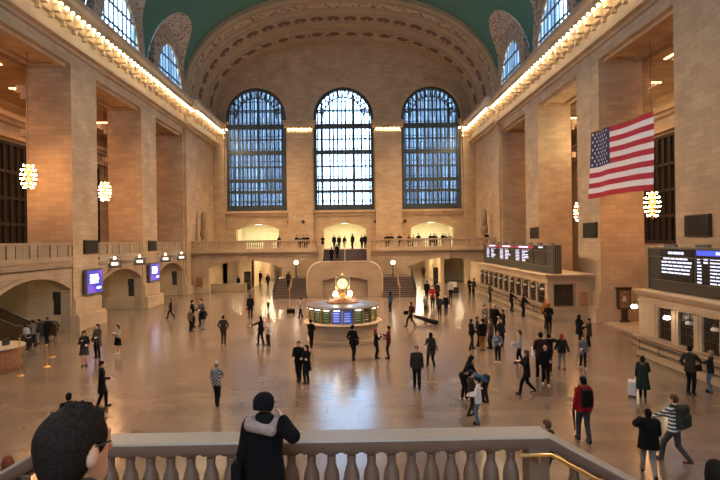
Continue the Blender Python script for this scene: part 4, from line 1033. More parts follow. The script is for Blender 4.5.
while x > RX0+.3: baluster(x, 0); x -= PITCH
for k in range(14):
    baluster(RX1+.36+k*PITCH*1.05, -SL*(.36+k*PITCH*1.05)); baluster(RX0-.36-k*PITCH*1.05, -SL*(.36+k*PITCH*1.05))
t2 = thing('handrail', (RX1, 6.0, RZ-.3), 'thin brass handrail sloping down the right end of the stone balustrade', 'handrail')
mb = MB(); hz = RZ-.17; hy = YR0-.09
mb.tube([(RX1-.38, hy, hz), (RX1-.02, hy, hz-.0), (RX1+4.6, hy, hz-SL*4.6)], .022, 8); mb.build('bar', BRASS, t2, True)
mb = MB()
for dx in (-.15, .9, 2.2, 3.4): z = hz-max(0, SL*dx); mb.tube([(RX1+dx, hy, z-.02), (RX1+dx, hy, z-.08), (RX1+dx, YR0+.08, z-.085)], .012, 6)
mb.build('bracket', BRASS, t2)
# landing and flights
mb = MB(); mb.box(RX0-.2, RX1+.2, 3.4, YR1, 0, ZL)
for i in range(13): mb.box(RX0-.2, RX1+.2, YW+.0, 3.4-i*.36, ZL+.172*i, ZL+.172*(i+1))
for sgn, xr in ((1, RX1+.2), (-1, RX0-.2)):
    for i in range(15):
        xa, xb = sorted((xr, xr+sgn*(i+1)*.318)); mb.box(xa, xb, 3.5, YR1, max(0, ZL-.18*(i+2)), ZL-.18*(i+1)) if ZL-.18*(i+1) > .02 else None
struct('near_staircase', mb, STONE_PLAIN, 'stone staircase and landing under the camera')
# ------------------------------------------------------------------ people: signed distance bodies meshed with surface nets
A3 = lambda *p: np.array(p, float)
def cap(a, b, r1, r2=None):
    a = A3(*a); b = A3(*b); r2 = r1 if r2 is None else r2; ab = b-a; L2 = max(1e-9, float(ab@ab))
    def f(P):
        h = np.clip(((P-a)@ab)/L2, 0, 1); return np.linalg.norm(P-a-h[:, None]*ab, axis=1)-(r1+(r2-r1)*h)
    f.bb = (np.minimum(a-r1, b-r2), np.maximum(a+r1, b+r2)); return f
def ell(c, r):
    c = A3(*c); r = A3(*r); m = r.min()
    def f(P):
        q = (P-c)/r; k = np.linalg.norm(q, axis=1); return (k-1)*m if m > .6*r.max() else k*(k-1)/np.maximum(1e-6, np.linalg.norm(q/r, axis=1))
    f.bb = (c-r, c+r); return f
def rbox(c, hf, rad, R=None):
    c = A3(*c); hf = A3(*hf)
    def f(P):
        q = P-c
        if R is not None: q = q@R
        q = np.abs(q)-(hf-rad); return np.linalg.norm(np.maximum(q, 0), axis=1)+np.minimum(q.max(1), 0)-rad
    e = np.full(3, np.linalg.norm(hf)) if R is not None else hf
    f.bb = (c-e, c+e); return f
def uni(fs, k=.03):
    def f(P):
        d = fs[0](P)
        for g in fs[1:]:
            e = g(P)
            if k > 0: h = np.clip(.5+.5*(e-d)/k, 0, 1); d = e*(1-h)+d*h-k*h*(1-h)
            else: d = np.minimum(d, e)
        return d
    f.bb = (np.min([g.bb[0] for g in fs], 0), np.max([g.bb[1] for g in fs], 0)); return f
def sub(a, b):
    f = lambda P: np.maximum(a(P), -b(P)); f.bb = a.bb; return f
def above(a, z, n=(0, 0, 1), o=(0, 0, 0)):       # keep only what lies above a plane
    nn = A3(*n); oo = A3(*o)
    f = lambda P: np.maximum(a(P), z-(P-oo)@nn); f.bb = a.bb; return f
def nets(f, vox):
    lo, hi = f.bb; lo = lo-vox*2; hi = hi+vox*2
    n = np.ceil((hi-lo)/vox).astype(int)+1
    ax = [lo[i]+vox*np.arange(n[i]) for i in range(3)]
    G = np.stack(np.meshgrid(*ax, indexing='ij'), -1).reshape(-1, 3)
    S = f(G).reshape(n); ins = S < 0
    c8 = [(i, j, k) for i in (0, 1) for j in (0, 1) for k in (0, 1)]
    sl = lambda A, c: A[c[0]:n[0]-1+c[0], c[1]:n[1]-1+c[1], c[2]:n[2]-1+c[2]]
    cnt = sum(sl(ins, c).astype(int) for c in c8); act = (cnt > 0) & (cnt < 8)
    idx = np.full(act.shape, -1); I = np.argwhere(act); idx[act] = np.arange(len(I))
    acc = np.zeros((len(I), 3)); num = np.zeros(len(I))
    for a in range(8):
        for b in range(a+1, 8):
            ca_, cb_ = np.array(c8[a]), np.array(c8[b])
            if np.abs(ca_-cb_).sum() != 1: continue
            sa_ = S[tuple((I+ca_).T)]; sb_ = S[tuple((I+cb_).T)]; m = (sa_ < 0) != (sb_ < 0)
            t = np.where(m, sa_/np.where(sa_-sb_ == 0, 1, sa_-sb_), 0)
            acc += np.where(m[:, None], ca_+t[:, None]*(cb_-ca_), 0); num += m
    V = lo+vox*(I+acc/num[:, None])
    Q = []
    for d in range(3):
        e = [0, 0, 0]; e[d] = 1; u, v = (d+1) % 3, (d+2) % 3
        s1 = [slice(0, n[q]) for q in range(3)]; s0 = list(s1)
        s0[d] = slice(0, n[d]-1); s1[d] = slice(1, n[d])
        for q in (u, v): s0[q] = slice(1, n[q]-1); s1[q] = slice(1, n[q]-1)
        a, b = ins[tuple(s0)], ins[tuple(s1)]; E = np.argwhere(a != b)
        fl = a[tuple(E.T)]
        base = E.copy(); base[:, u] += 1; base[:, v] += 1
        def cell(du, dv):
            c = base.copy(); c[:, u] -= du; c[:, v] -= dv; return idx[tuple(c.T)]
        q4 = np.stack([cell(1, 1), cell(0, 1), cell(0, 0), cell(1, 0)], 1)
        q4[~fl] = q4[~fl][:, ::-1]; Q.append(q4)
    return V, np.concatenate(Q)
def mesh_of(name, parts, mats, parent, sc=1.):
    """parts: (V, Q, material indices or int) joined in one mesh, local to the parent"""
    off = 0; VV = []; QQ = []; MM = []
    for V, Q, mi in parts:
        VV.append(V); QQ.append(Q+off); off += len(V); MM.append(np.full(len(Q), mi) if np.isscalar(mi) else mi)
    V = np.concatenate(VV)*sc; Q = np.concatenate(QQ); M = np.concatenate(MM)
    me = bpy.data.meshes.new(name); me.vertices.add(len(V)); me.vertices.foreach_set('co', V.astype(np.float32).ravel())
    me.loops.add(Q.size); me.loops.foreach_set('vertex_index', Q.astype(np.int32).ravel())
    me.polygons.add(len(Q)); me.polygons.foreach_set('loop_start', np.arange(0, Q.size, 4, dtype=np.int32)); me.polygons.foreach_set('loop_total', np.full(len(Q), 4, np.int32))
    for m in mats: me.materials.append(m)
    me.polygons.foreach_set('material_index', M.astype(np.int32)); me.polygons.foreach_set('use_smooth', np.ones(len(Q), bool))
    me.update(calc_edges=True); me.validate()
    o = bpy.data.objects.new(name, me); COL.objects.link(o)
    if parent is not None: o.parent = parent
    return o
_cache = {}
def head_t(vox):
    if ('h', vox) in _cache: return _cache['h', vox]
    f = uni([ell((0, -.015, .03), (.076, .098, .09)), ell((0, .02, -.035), (.06, .073, .083)), cap((-.012, .052, -.088), (.012, .052, -.088), .03)], .03)
    f = uni([f, cap((-.034, .083, .033), (.034, .083, .033), .011)], .015)
    f = uni([f, cap((0, .09, .012), (0, .112, -.028), .008, .014)], .012)
    f = sub(f, ell((.032, .100, .010), (.018, .017, .012))); f = sub(f, ell((-.032, .100, .010), (.018, .017, .012)))
    f = uni([f, ell((.032, .078, .010), (.013, .0135, .012)), ell((-.032, .078, .010), (.013, .0135, .012)), ell((0, .089, -.062), (.022, .012, .009)), ell((.077, -.008, -.008), (.012, .022, .034)), ell((-.077, -.008, -.008), (.012, .022, .034))], .006)
    V, Q = nets(f, vox); C = V[Q].mean(1); M = np.zeros(len(Q), int)
    for sx in (-1, 1): M[np.linalg.norm(C-A3(sx*.032, .088, .010), axis=1) < .011] = 1
    M[(np.linalg.norm((C-A3(0, .099, -.062))/A3(.02, .012, .008), axis=1) < 1)] = 2
    _cache['h', vox] = (V, Q, M); return _cache['h', vox]
def hand_t(vox, curl):
    key = ('m', vox, curl)
    if key in _cache: return _cache[key]
    fs = [rbox((0, 0, -.048), (.014, .040, .044), .012), cap((0, 0, 0), (0, 0, -.03), .024, .022)]
    fk = []
    for y, L, r in ((.031, .070, .0088), (.0105, .078, .0092), (-.0105, .073, .0088), (-.030, .056, .0078)):
        a0 = curl*.5; p = A3(0, y, -.086); q = p+A3(-math.sin(a0), y*.15, -math.cos(a0))*L*.45
        a1 = a0+curl*.9; q2 = q+A3(-math.sin(a1), y*.1, -math.cos(a1))*L*.32; a2 = a1+curl*.7; q3 = q2+A3(-math.sin(a2), 0, -math.cos(a2))*L*.25
        fk += [uni([cap(p, q, r*1.08, r), cap(q, q2, r, r*.93), cap(q2, q3, r*.93, r*.75)], .003)]
    th = uni([cap((-.002, .028, -.022), (-.012, .060, -.052), .014, .0115), cap((-.012, .060, -.052), (-.022, .068, -.084), .0115, .009)], .004)
    f = uni([uni(fs, .02), uni(fk, 0), th], .008)
    _cache[key] = nets(f, vox); return _cache[key]
def bend(a, b, l1, l2, pole):
    a = A3(*a); b = A3(*b); d = b-a; L = np.linalg.norm(d); L = min(L, (l1+l2)*.999); u = d/np.linalg.norm(d); b = a+u*L
    c = (l1*l1-l2*l2+L*L)/(2*L); h = math.sqrt(max(0, l1*l1-c*c)); p = A3(*pole); p = p-u*(p@u); p = p/np.linalg.norm(p)
    return a+u*c+p*h, b
PM = {}
def cloth(col, rough=.85):
    k = tuple(round(c, 3) for c in col)
    if k not in PM: PM[k] = plain('fabric_%d' % len(PM), col, rough, 0, .18, 24, .08)
    return PM[k]
SKIN = [plain('skin_light', (.55, .32, .22), .5, 0, .05, 20, .35), plain('skin_tan', (.40, .22, .14), .5, 0, .05, 20, .35), plain('skin_dark', (.13, .07, .045), .5, 0, .05, 20, .35)]
EYE = plain('eye_dark', (.02, .015, .012), .2); LIP = plain('lip', (.40, .15, .12), .5)
def check(name, a, b, sx, sz, axis2=True):
    m, nt, bs = new_mat(name); N = nt.nodes; L = nt.links
    tc = N.new('ShaderNodeTexCoord'); mp = N.new('ShaderNodeMapping'); mp.inputs['Scale'].default_value = (sx, sx, sz)
    L.new(tc.outputs['Object'], mp.inputs[0])
    ck = N.new('ShaderNodeTexChecker') if axis2 else N.new('ShaderNodeTexWave')
    L.new(mp.outputs[0], ck.inputs[0])
    if axis2:
        ck.inputs['Scale'].default_value = 1; ck.inputs['Color1'].default_value = (*a, 1); ck.inputs['Color2'].default_value = (*b, 1); L.new(ck.outputs['Color'], bs.inputs['Base Color'])
    else:
        ck.bands_direction = 'Z'; ck.inputs['Scale'].default_value = 1; r = N.new('ShaderNodeValToRGB'); r.color_ramp.interpolation = 'CONSTANT'
        r.color_ramp.elements[0].color = (*a, 1); r.color_ramp.elements[1].color = (*b, 1); r.color_ramp.elements[1].position = .45; L.new(ck.outputs['Fac'], r.inputs['Fac']); L.new(r.outputs['Color'], bs.inputs['Base Color'])
    bs.inputs['Roughness'].default_value = .85; return m
PLAID = check('plaid_shirt', (.03, .032, .035), (.30, .29, .27), 16, 16); STRIPE = check('striped_jacket', (.55, .55, .55), (.02, .02, .02), 1, 3.2, False)
BLK = (.007, .007, .0075); CHAR = (.022, .021, .022); NAVYC = (.016, .020, .036); BRN = (.085, .05, .032); GRY = (.17, .16, .155); DEN = (.06, .085, .15); LTD = (.13, .17, .24); WHI = (.56, .53, .49); MAR = (.10, .016, .022); REDC = (.42, .022, .025); TAN = (.33, .22, .13); ORG = (.48, .17, .03); OLV = (.045, .042, .03); KHA = (.24, .18, .12); DKG = (.018, .032, .026)
ALLP = []
def person(loc, label, face=0, h=1.72, pose='stand', arms=('down', 'down'), top=BLK, hem=.80, bot=BLK, hair=(.02, .014, .01), hs='short', hat=None, shoes=BLK, skin=0, lean=0, sleeve=True, collar=None, skirt=None, puff=0., topm=None, vox=None, group=None, nod=0, hturn=0, female=False, hood=None, fit=1.0):
    s = h/1.72
    dist = math.hypot(loc[0]-CX, loc[1])
    if vox is None: vox = .030 if dist > 52 else .024 if dist > 30 else .018 if dist > 12 else .011
    hv = .016 if dist > 40 else .012 if dist > 20 else .009 if dist > 9 else .006
    t = thing('person', loc, label, 'person', group, math.radians(face)); t.scale = (1, 1, 1)
    hip = .90
    lr = math.radians(lean); cl, sl_ = math.cos(lr), math.sin(lr)
    def T(x, y, z):                                # lean about the hips (forward = +y)
        z0 = z-hip; return (x, y*cl+z0*sl_, hip-y*sl_+z0*cl) if z > hip else (x, y, z)
    # legs
    yo = -sl_*.22
    ft = {'stand': ((-.085, 0, .07), (.085, .02, .07)), 'walk': ((-.075, .30, .075), (.075, -.34, .13)), 'walk2': ((-.075, -.34, .13), (.075, .30, .075)), 'step': ((-.08, .14, .07), (.08, -.16, .08)), 'wide': ((-.17, .02, .07), (.17, 0, .07)), 'cross': ((-.03, .05, .07), (.06, -.06, .07))}[pose]
    if pose == 'stand' and lean > 15: ft = ((-.085, yo, .07), (.085, yo+.1, .07)); 
    hz = hip - (.045 if pose.startswith('walk') else 0.)
    hyo = yo if lean > 15 else 0
    sh = .158 if female else .178
    legs = []
    for sx, f_ in zip((-1, 1), ft):
        kn, an = bend((sx*.085, hyo, hz), f_, .43, .42, (0, 1, .1)); legs.append((A3(sx*.085, hyo, hz), kn, an))
    S = {-1: A3(*T(-sh, 0, 1.385)), 1: A3(*T(sh, 0, 1.385))}
    arm = {}
    for sx, a_ in zip((-1, 1), arms):
        tgt = {'down': (sx*.245, .05, .86), 'swingf': (sx*.25, .24, .93), 'swingb': (sx*.26, -.22, .90), 'phone': (sx*.10, .31, 1.27), 'pocket': (sx*.20, .10, .93), 'head': (sx*.20, -.03, 1.47), 'out': (sx*.58, .25, 1.25), 'hold': (sx*.16, .30, 1.08), 'cross': (-sx*.06, .22, 1.13), 'up': (sx*.14, .34, 1.50), 'back': (sx*.06, -.16, 1.0), 'reach': (sx*.16, .50, 1.05), 'pull': (sx*.27, -.30, .84)}[a_]
        tgt = T(*tgt) if a_ not in ('pull',) else tgt
        pole = {'head': (sx*.5, -.75, -.4), 'up': (sx*.7, 0, -.6), 'phone': (sx*.45, -.5, -.7), 'pocket': (sx*.8, -.6, 0), 'cross': (sx*.8, 0, -.5)}.get(a_, (sx*.3, -1, 0))
        el, wr = bend(S[sx], tgt, .285, .255, pole); arm[sx] = (S[sx], el, wr, a_)
    hc = A3(*T(0, .02+.03*(nod > 0), 1.60))
    nk = A3(*T(0, -.01, 1.40))
    # skin body: one continuous figure
    g = .90
    fs = [cap(T(-.065, .01, 1.25), T(-.055, 0, hip+.02), .085*g, .09*g), cap(T(.065, .01, 1.25), T(.055, 0, hip+.02), .085*g, .09*g), cap(S[-1]*.9+nk*.1, nk, .042), cap(S[1]*.9+nk*.1, nk, .042), cap(nk, hc-A3(0, .015, .05), .056, .052)]
    for a, k_, b in legs: fs += [cap(a, k_, .078, .05), cap(k_, b, .05, .036), cap(b, b+A3(0, .10, -.035), .032, .026)]
    for sx in (-1, 1): a, e, w, _ = arm[sx]; fs += [cap(a, e, .042, .034), cap(e, w, .034, .024)]
    bv = nets(uni(fs, .03), max(vox, .018))
    parts = [(bv[0], bv[1], 0)]
    # head
    yaw = math.radians(hturn); pit = math.radians(nod)+lr*.8
    Rz = np.array([[math.cos(yaw), -math.sin(yaw), 0], [math.sin(yaw), math.cos(yaw), 0], [0, 0, 1]]); Rx = np.array([[1, 0, 0], [0, math.cos(pit), math.sin(pit)], [0, -math.sin(pit), math.cos(pit)]])
    RH = Rz@Rx
    hV, hQ, hM = head_t(hv); parts.append((hV@RH.T+hc, hQ, hM))
    for sx in (-1, 1):
        a, e, w, kind = arm[sx]
        if kind == 'pocket': continue
        d = (w-e)/np.linalg.norm(w-e); ref = A3(0, 1, 0) if d[2] < -.55 else (A3(-sx*.8, 0, .6) if kind != 'head' else A3(0, -.5, 1.))
        z_ = -d; y_ = ref-z_*(ref@z_); y_ /= np.linalg.norm(y_); x_ = np.cross(y_, z_)
        V, Q = hand_t(max(.0042, hv*.6), .35 if kind in ('down', 'head', 'swingf', 'swingb') else .8)
        V = V*A3(sx, 1, 1)                      # the template is a right hand; mirror for the left
        V = V[:, 0:1]*x_+V[:, 1:2]*y_+V[:, 2:3]*z_+w
        parts.append((V, Q if sx > 0 else Q[:, ::-1], 0))
    body = mesh_of('body', parts, [SKIN[skin], EYE, LIP], t, s)
    # trousers or skirt
    if bot is not None:
        e = .012*fit
        ff = [cap((-.055, hyo, hz+.04), (.055, hyo, hz+.04), .115)]
        lg = []
        for a, k_, b in legs: lg.append(uni([cap(a, k_, .088+e, .058+e), cap(k_, b-A3(0, 0, .02), .058+e, .044+e)], .02))
        f = uni([uni(ff+[lg[0]], .03), uni(ff+[lg[1]], .03)], .012)
        mesh_of('trousers', [(*nets(f, vox), 0)], [cloth(bot)], t, s)
    if skirt is not None:
        f = uni([cap((-.05, hyo, .98), (-.09, hyo, skirt[1]), .11, .15), cap((.05, hyo, .98), (.09, hyo, skirt[1]), .11, .15)], .05)
        f = above(f, skirt[1]); mesh_of('skirt', [(*nets(f, vox), 0)], [cloth(skirt[0])], t, s)
    # shoes
    fs = []
    for q, (a, k_, b) in enumerate(legs):
        tip = b+A3(0, .155, -.035 if b[2] < .1 else -.085); fs.append(above(uni([cap(b+A3(0, -.03, -.035), tip, .042, .036), cap(b, b+A3(0, 0, -.02), .044)], .03), .003))
    mesh_of('shoes', [(*nets(uni(fs, 0), min(vox, .02)), 0)], [cloth(shoes)], t, s)
    # top garment
    p = puff; w_ = .100 if female else .108
    r0_, r1_ = w_+p, (.104 if female else .108)+p
    fs = [cap(T(sx*.075, .012, 1.28), T(sx*.055, 0, hip+.16), r0_, r1_-.008) for sx in (-1, 1)]+[cap(T(sx*.055, 0, hip+.16), T(sx*.064, 0, hip+.04), r1_-.008, r1_+.004) for sx in (-1, 1)]
    if hem < .9:
        fl = .03*(hip-hem)/.4
        ll = [(-.068, hyo, hip+.06), (-.08-fl, hyo*1, hem-.06)]
        if lean > 15: ll[0] = T(-.066, 0, hip+.06); 
        fs += [cap(ll[0], ll[1], r1_, r1_+.012+fl), cap((-ll[0][0], ll[0][1], ll[0][2]), (-ll[1][0], ll[1][1], ll[1][2]), r1_, r1_+.012+fl)]
    fs += [cap(S[sx]*.92+nk*.08, nk+A3(0, 0, .005), .062+p*.5, .064+p*.4) for sx in (-1, 1)]; fs.append(cap(nk-A3(0, 0, .03), nk+A3(0, .005, .045), .078+p*.4, .062+p*.3))
    f = uni(fs, .05)
    f = above(f, hem) if hem < .9 else above(f, hem)
    sl = []
    for sx in (-1, 1):
        a, e, w, k_ = arm[sx]; we = w-(w-e)*.04
        sl.append(uni([cap(a, e, .064+p*.8, .055+p*.7), cap(e, we, .055+p*.7, .043+p*.5)], .02))
    f = uni([f]+sl, .022)
    mesh_of('jacket', [(*nets(f, vox), 0)], [topm or cloth(top)], t, s)
    if collar is not None:
        f = uni([cap(nk+A3(0, -.03, .075), nk+A3(0, -.065, -.03), .075, .07), cap(nk+A3(-.04, .0, .05), nk+A3(.04, .0, .05), .075)], .03)
        mesh_of('scarf', [(*nets(f, min(vox, .016)), 0)], [cloth(collar)], t, s)
    # hair / hat / hood  (head coordinates)
    def head_piece(f, nm, m):
        V, Q = nets(f, hv); mesh_of(nm, [(V@RH.T+hc, Q, 0)], [m], t, s)
    shell = uni([ell((0, -.018, .036), (.086, .107, .098)), ell((0, -.05, -.025), (.074, .062, .075))], .03)
    if hs == 'long' or hs == 'mid':
        L = -.30 if hs == 'long' else -.17
        shell = uni([shell, cap((0, -.065, 0), (0, -.085, L), .075, .055), cap((-.068, -.02, 0), (-.075, -.02, L*.75), .032, .02), cap((.068, -.02, 0), (.075, -.02, L*.75), .032, .02)], .03)
        shell = sub(shell, ell((0, .125, -.05), (.066, .11, .12)))
    elif hs != 'bald':
        shell = above(sub(shell, ell((0, .13, -.035), (.085, .11, .10))), -.085)
    if hs == 'bun': shell = uni([shell, ell((0, -.10, .08), (.045, .045, .045))], .01)
    if hs == 'pony': shell = uni([shell, cap((0, -.11, .05), (0, -.15, -.14), .035, .018)], .01)
    if hood is not None:
        hd = uni([ell((0, -.03, .03), (.108, .125, .125)), ell((0, -.06, -.08), (.10, .09, .09))], .04); hd = sub(hd, ell((0, .15, -.02), (.075, .13, .11))); head_piece(hd, 'hood', cloth(hood))
    elif hat is not None:
        low = hs == 'beanie_low'
        hb = above(uni([ell((0, -.02, .035 if low else .045), (.104, .120, .100) if low else (.094, .115, .105))]+([ell((0, -.03, -.02), (.097, .108, .08))] if low else [cap((0, -.02, .12), (0, -.03, .145), .05, .03)]), .03), -.055 if low else .03, (0, .25, 1.))
        if hs not in ('bald', 'beanie_low'): head_piece(shell, 'hair', cloth(hair))
        head_piece(hb, 'hat', cloth(hat))
    elif hs != 'bald': head_piece(shell, 'hair', cloth(hair))
    t['h_'] = h; del t['h_']
    R = Matrix.Rotation(math.radians(face), 4, 'Z')
    def W_(p): return Vector(loc)+R@(Vector(p)*s)
    inf = dict(t=t, W=W_, S=S, hand={sx: arm[sx][2] for sx in (-1, 1)}, s=s, face=face, T=T, loc=loc)
    ALLP.append(inf); return inf
def soft_thing(name, f, vox, col, P, label, cat, extra=None, group=None, mat=None):
    """a thing carried by or standing by a person, modelled in that person's frame"""
    t = thing(name, P['W'](tuple((f.bb[0]+f.bb[1])/2)), label, cat, group, math.radians(P['face']))
    V, Q = nets(f, vox); c = (f.bb[0]+f.bb[1])/2
    mesh_of('body', [(V-c, Q, 0)], [mat or cloth(col)], t, P['s'])
    for nm, g, cc in (extra or []):
        V, Q = nets(g, vox*.8); mesh_of(nm, [(V-c, Q, 0)], [cc if not isinstance(cc, tuple) else cloth(cc)], t, P['s'])
    return t
def backpack(P, col, label, sc=1., vox=.018):
    T = P['T']; c = T(0, -.20, 1.20)
    f = uni([rbox(c, (.15*sc, .085*sc, .23*sc), .06), rbox((c[0], c[1]-.09*sc, c[2]-.07), (.11*sc, .04*sc, .12*sc), .03)], .02)
    st = []
    for sx in (-1, 1):
        st.append(uni([cap((sx*.10, -.13, 1.38), (sx*.12, .02, 1.475), .02), cap((sx*.12, .02, 1.475), (sx*.12, .125, 1.34), .02), cap((sx*.12, .125, 1.34), (sx*.15, -.02, 1.06), .018)], .01))
    return soft_thing('backpack', f, vox, col, P, label, 'backpack', [('strap', st[0], BLK), ('strap', st[1], BLK), ('handle', cap((-.03, -.13, 1.45), (.03, -.13, 1.45), .014), BLK)])
def handbag(P, sx, col, label, drop=.30, size=(.15, .06, .12), name='handbag', vox=.018):
    h = P['hand'][sx]; c = (h[0], h[1]+.02, h[2]-drop)
    f = rbox(c, size, .04); hd = uni([cap((c[0], c[1]-.07, c[2]+size[2]-.01), (h[0], h[1]-.01, h[2]-.07), .012), cap((c[0], c[1]+.07, c[2]+size[2]-.01), (h[0], h[1]+.01, h[2]-.07), .012)], .005)
    return soft_thing(name, f, vox, col, P, label, 'bag', [('handle', hd, col)])
def shoulderbag(P, sx, col, label, vox=.018, y=-.04):
    c = (sx*.27, y, .92); f = uni([rbox(c, (.055, .15, .13), .04), cap((sx*.27, y-.12, 1.04), (sx*.27, y+.12, 1.04), .02)], .02)
    hd = uni([cap((sx*.24, y-.10, 1.04), (sx*.19, -.03, 1.46), .014), cap((sx*.24, y+.10, 1.04), (sx*.19, .05, 1.46), .014)], .005)
    return soft_thing('shoulder_bag', f, vox, col, P, label, 'bag', [('strap', hd, col)])
def phone(P, sx, label):
    h = P['hand'][sx]; c = (h[0]-sx*.03, h[1]+.07, h[2]+.03); return soft_thing('phone', rbox(c, (.036, .012, .07), .006), .008, BLK, P, label, 'phone')
# ------------------------------------------------------------------ who stands where
def PP(px, py, pyt, label, z=0., hmin=1.5, hmax=1.95, **k):
    loc = on_z(px, py, z); h = on_y(px, pyt, loc[1])[2]-z
    h = max(hmin, min(hmax, h/(1 if k.get('lean', 0) < 20 else .8)))
    return person(loc, label, h=h, **k)
rp = random.Random(11)
# --- foreground: the man close to the camera and the woman at the rail
hx, hy = 0, 1.33
p0 = on_y(71, 411, 1.54)
mz = 3.87
man = person((p0[0], 1.54, mz), 'person with short dark hair seen from behind in the lower left corner', face=-14, h=p0[2]-mz, arms=('pocket', 'pocket'), top=(.020, .028, .026), bot=CHAR, hair=(.022, .016, .012), hs='bald', vox=.012, nod=0, hturn=-12, collar=(.03, .045, .038))
# the close head carries finer hair of its own
def close_hair(P):
    hc = P['T'](0, .02, 1.60)
    base = uni([ell((0, -.018, .034), (.0865, .107, .0965)), ell((0, -.05, -.03), (.074, .058, .068))], .03)
    base = sub(base, ell((0, .13, -.035), (.084, .11, .10)))
    base = sub(base, ell((.085, .0, -.02), (.03, .03, .05))); base = sub(base, ell((-.085, .0, -.02), (.03, .03, .05)))
    r = random.Random(5); tufts = []
    for i in range(110):
        a = r.uniform(0, 2*PI); q = r.uniform(.15, .95); b = A3(math.cos(a)*.07*q, math.sin(a)*.085*q-.005, .118-.045*q*q)
        tufts.append(cap(b-A3(0, 0, .02), b+A3(r.uniform(-.014, .014), r.uniform(-.004, .02), r.uniform(.008, .03)), .009, .003))
    base = above(base, -.08)
    f = uni([base]+tufts, .008)
    V, Q = nets(f, .0055); yw = math.radians(-12); RR = np.array([[math.cos(yw), -math.sin(yw), 0], [math.sin(yw), math.cos(yw), 0], [0, 0, 1]])
    o = mesh_of('hair', [(V@RR.T+np.array(hc), Q, 0)], [HAIRM], P['t'], P['s'])
    gl = uni([cap((.080, -.02, .02), (.079, .055, .018), .003), cap((.08, -.02, .02), (.078, -.045, -.01), .0035)], .002); V, Q = nets(gl, .002); mesh_of('glasses_arm', [(V@RR.T+np.array(hc), Q, 0)], [BLACK], P['t'], P['s'])
m_, nt, bs = new_mat('close_hair'); N = nt.nodes; L = nt.links
tc = N.new('ShaderNodeTexCoord'); no = N.new('ShaderNodeTexNoise'); no.inputs['Scale'].default_value = 160; L.new(tc.outputs['Object'], no.inputs['Vector'])
rr_ = N.new('ShaderNodeValToRGB'); rr_.color_ramp.elements[0].color = (.004, .003, .0025, 1); rr_.color_ramp.elements[1].color = (.026, .018, .014, 1); rr_.color_ramp.elements[0].position = .3; rr_.color_ramp.elements[1].position = .75
L.new(no.outputs['Fac'], rr_.inputs['Fac']); L.new(rr_.outputs['Color'], bs.inputs['Base Color']); bs.inputs['Roughness'].default_value = .75; bs.inputs['Specular IOR Level'].default_value = .1
bp_ = N.new('ShaderNodeBump'); bp_.inputs['Strength'].default_value = .8; bp_.inputs['Distance'].default_value = .006; L.new(no.outputs['Fac'], bp_.inputs['Height']); L.new(bp_.outputs[0], bs.inputs['Normal'])
HAIRM = m_
close_hair(man)
q = on_y(262, 391.5, 5.55)
woman = person((q[0]+.02, 5.55, ZL), 'person in a black knit hat and grey hood at the rail, one hand raised', face=-4, h=q[2]-ZL-.02, arms=('down', 'head'), top=(.005, .005, .006), hem=.45, bot=BLK, hat=(.006, .006, .008), hs='beanie_low', collar=(.007, .007, .008), puff=.018, female=True, vox=.012, hturn=-14)
f = uni([cap((-.12, -.10, 1.43), (.10, -.125, 1.38), .062, .05), cap((-.13, -.06, 1.46), (-.06, .02, 1.47), .05), cap((.10, -.1, 1.40), (.12, .0, 1.45), .045)], .03)
mesh_of('hood', [(*nets(f, .01), 0)], [cloth((.26, .20, .18))], woman['t'], woman['s'])
shoulderbag(woman, -1, BLK, 'small black bag on the hip of the person in the knit hat at the rail', y=.02, vox=.012)

# --- left side of the hall
PP(84.5, 366, 331, 'person in a dark dress and dark jacket, left of two women near the left wall', face=-160, top=CHAR, skirt=((.05, .045, .035), .55), bot=None, hs='long', hair=(.02, .012, .008), female=True, arms=('hold', 'phone'), shoes=BLK)
a = PP(98, 357, 324, 'person in a grey brown coat, right of two women near the left wall', face=170, top=(.07, .06, .05), hem=.55, hs='long', female=True, arms=('hold', 'hold'))
shoulderbag(a, 1, BRN, 'brown bag of the person in the grey brown coat near the left wall')
PP(118, 354, 325, 'person in a white top and black skirt with bare legs near the left wall', face=165, top=(.32, .28, .25), skirt=(BLK, .52), bot=None, hs='mid', hair=BLK, shoes=WHI, female=True, arms=('phone', 'phone'), hem=.95)
a = PP(102, 407, 361, 'person in a long black coat standing sideways above the head of the closest man', face=-70, hem=.55, hair=BLK, arms=('pocket', 'hold'), pose='step')
PP(69.5, 452, 393, 'person in dark clothes whose head shows just above the hair of the closest man', hmin=1.6, face=20, hair=BLK)
l = on_y(7.5, 456, 10.6); person((l[0], 10.6, 0), 'person with reddish hair beyond the sloping stair rail at the lower left', face=30, h=l[2], hair=(.16, .05, .03), hs='mid', top=CHAR)
PP(33, 347, 320, 'person in grey at the foot of the escalator, nearest the desk', face=60, top=(.11, .10, .10), bot=CHAR, hair=BLK, arms=('hold', 'hold'), pose='step')
PP(39, 344, 319, 'person in light grey trousers in the middle of the group by the escalator', face=100, top=CHAR, bot=(.20, .18, .17), arms=('down', 'hold'))
PP(47.5, 343, 317, 'person in black at the escalator with reddish hair', face=70, hair=(.12, .03, .02), arms=('pocket', 'pocket'))
a = PP(28, 350, 326, 'person in a pale grey coat stooping by the escalator', face=80, top=(.22, .21, .21), bot=CHAR, hair=BLK, lean=18, arms=('hold', 'down'))
PP(171, 318, 299.5, 'person in black walking along the left wall below the farther blue screen', face=110, pose='walk', arms=('pocket', 'swingf'))
a = PP(192.5, 327.5, 300, 'person in a black jacket at the left of the group of four', face=-60, arms=('pocket', 'hold'), top=BLK)
PP(190.5, 331.5, 309, 'shorter person in a brown jacket in front of the group of four', face=-30, top=(.11, .07, .045), bot=BLK, hair=GRY, hmin=1.3, arms=('down', 'phone'))
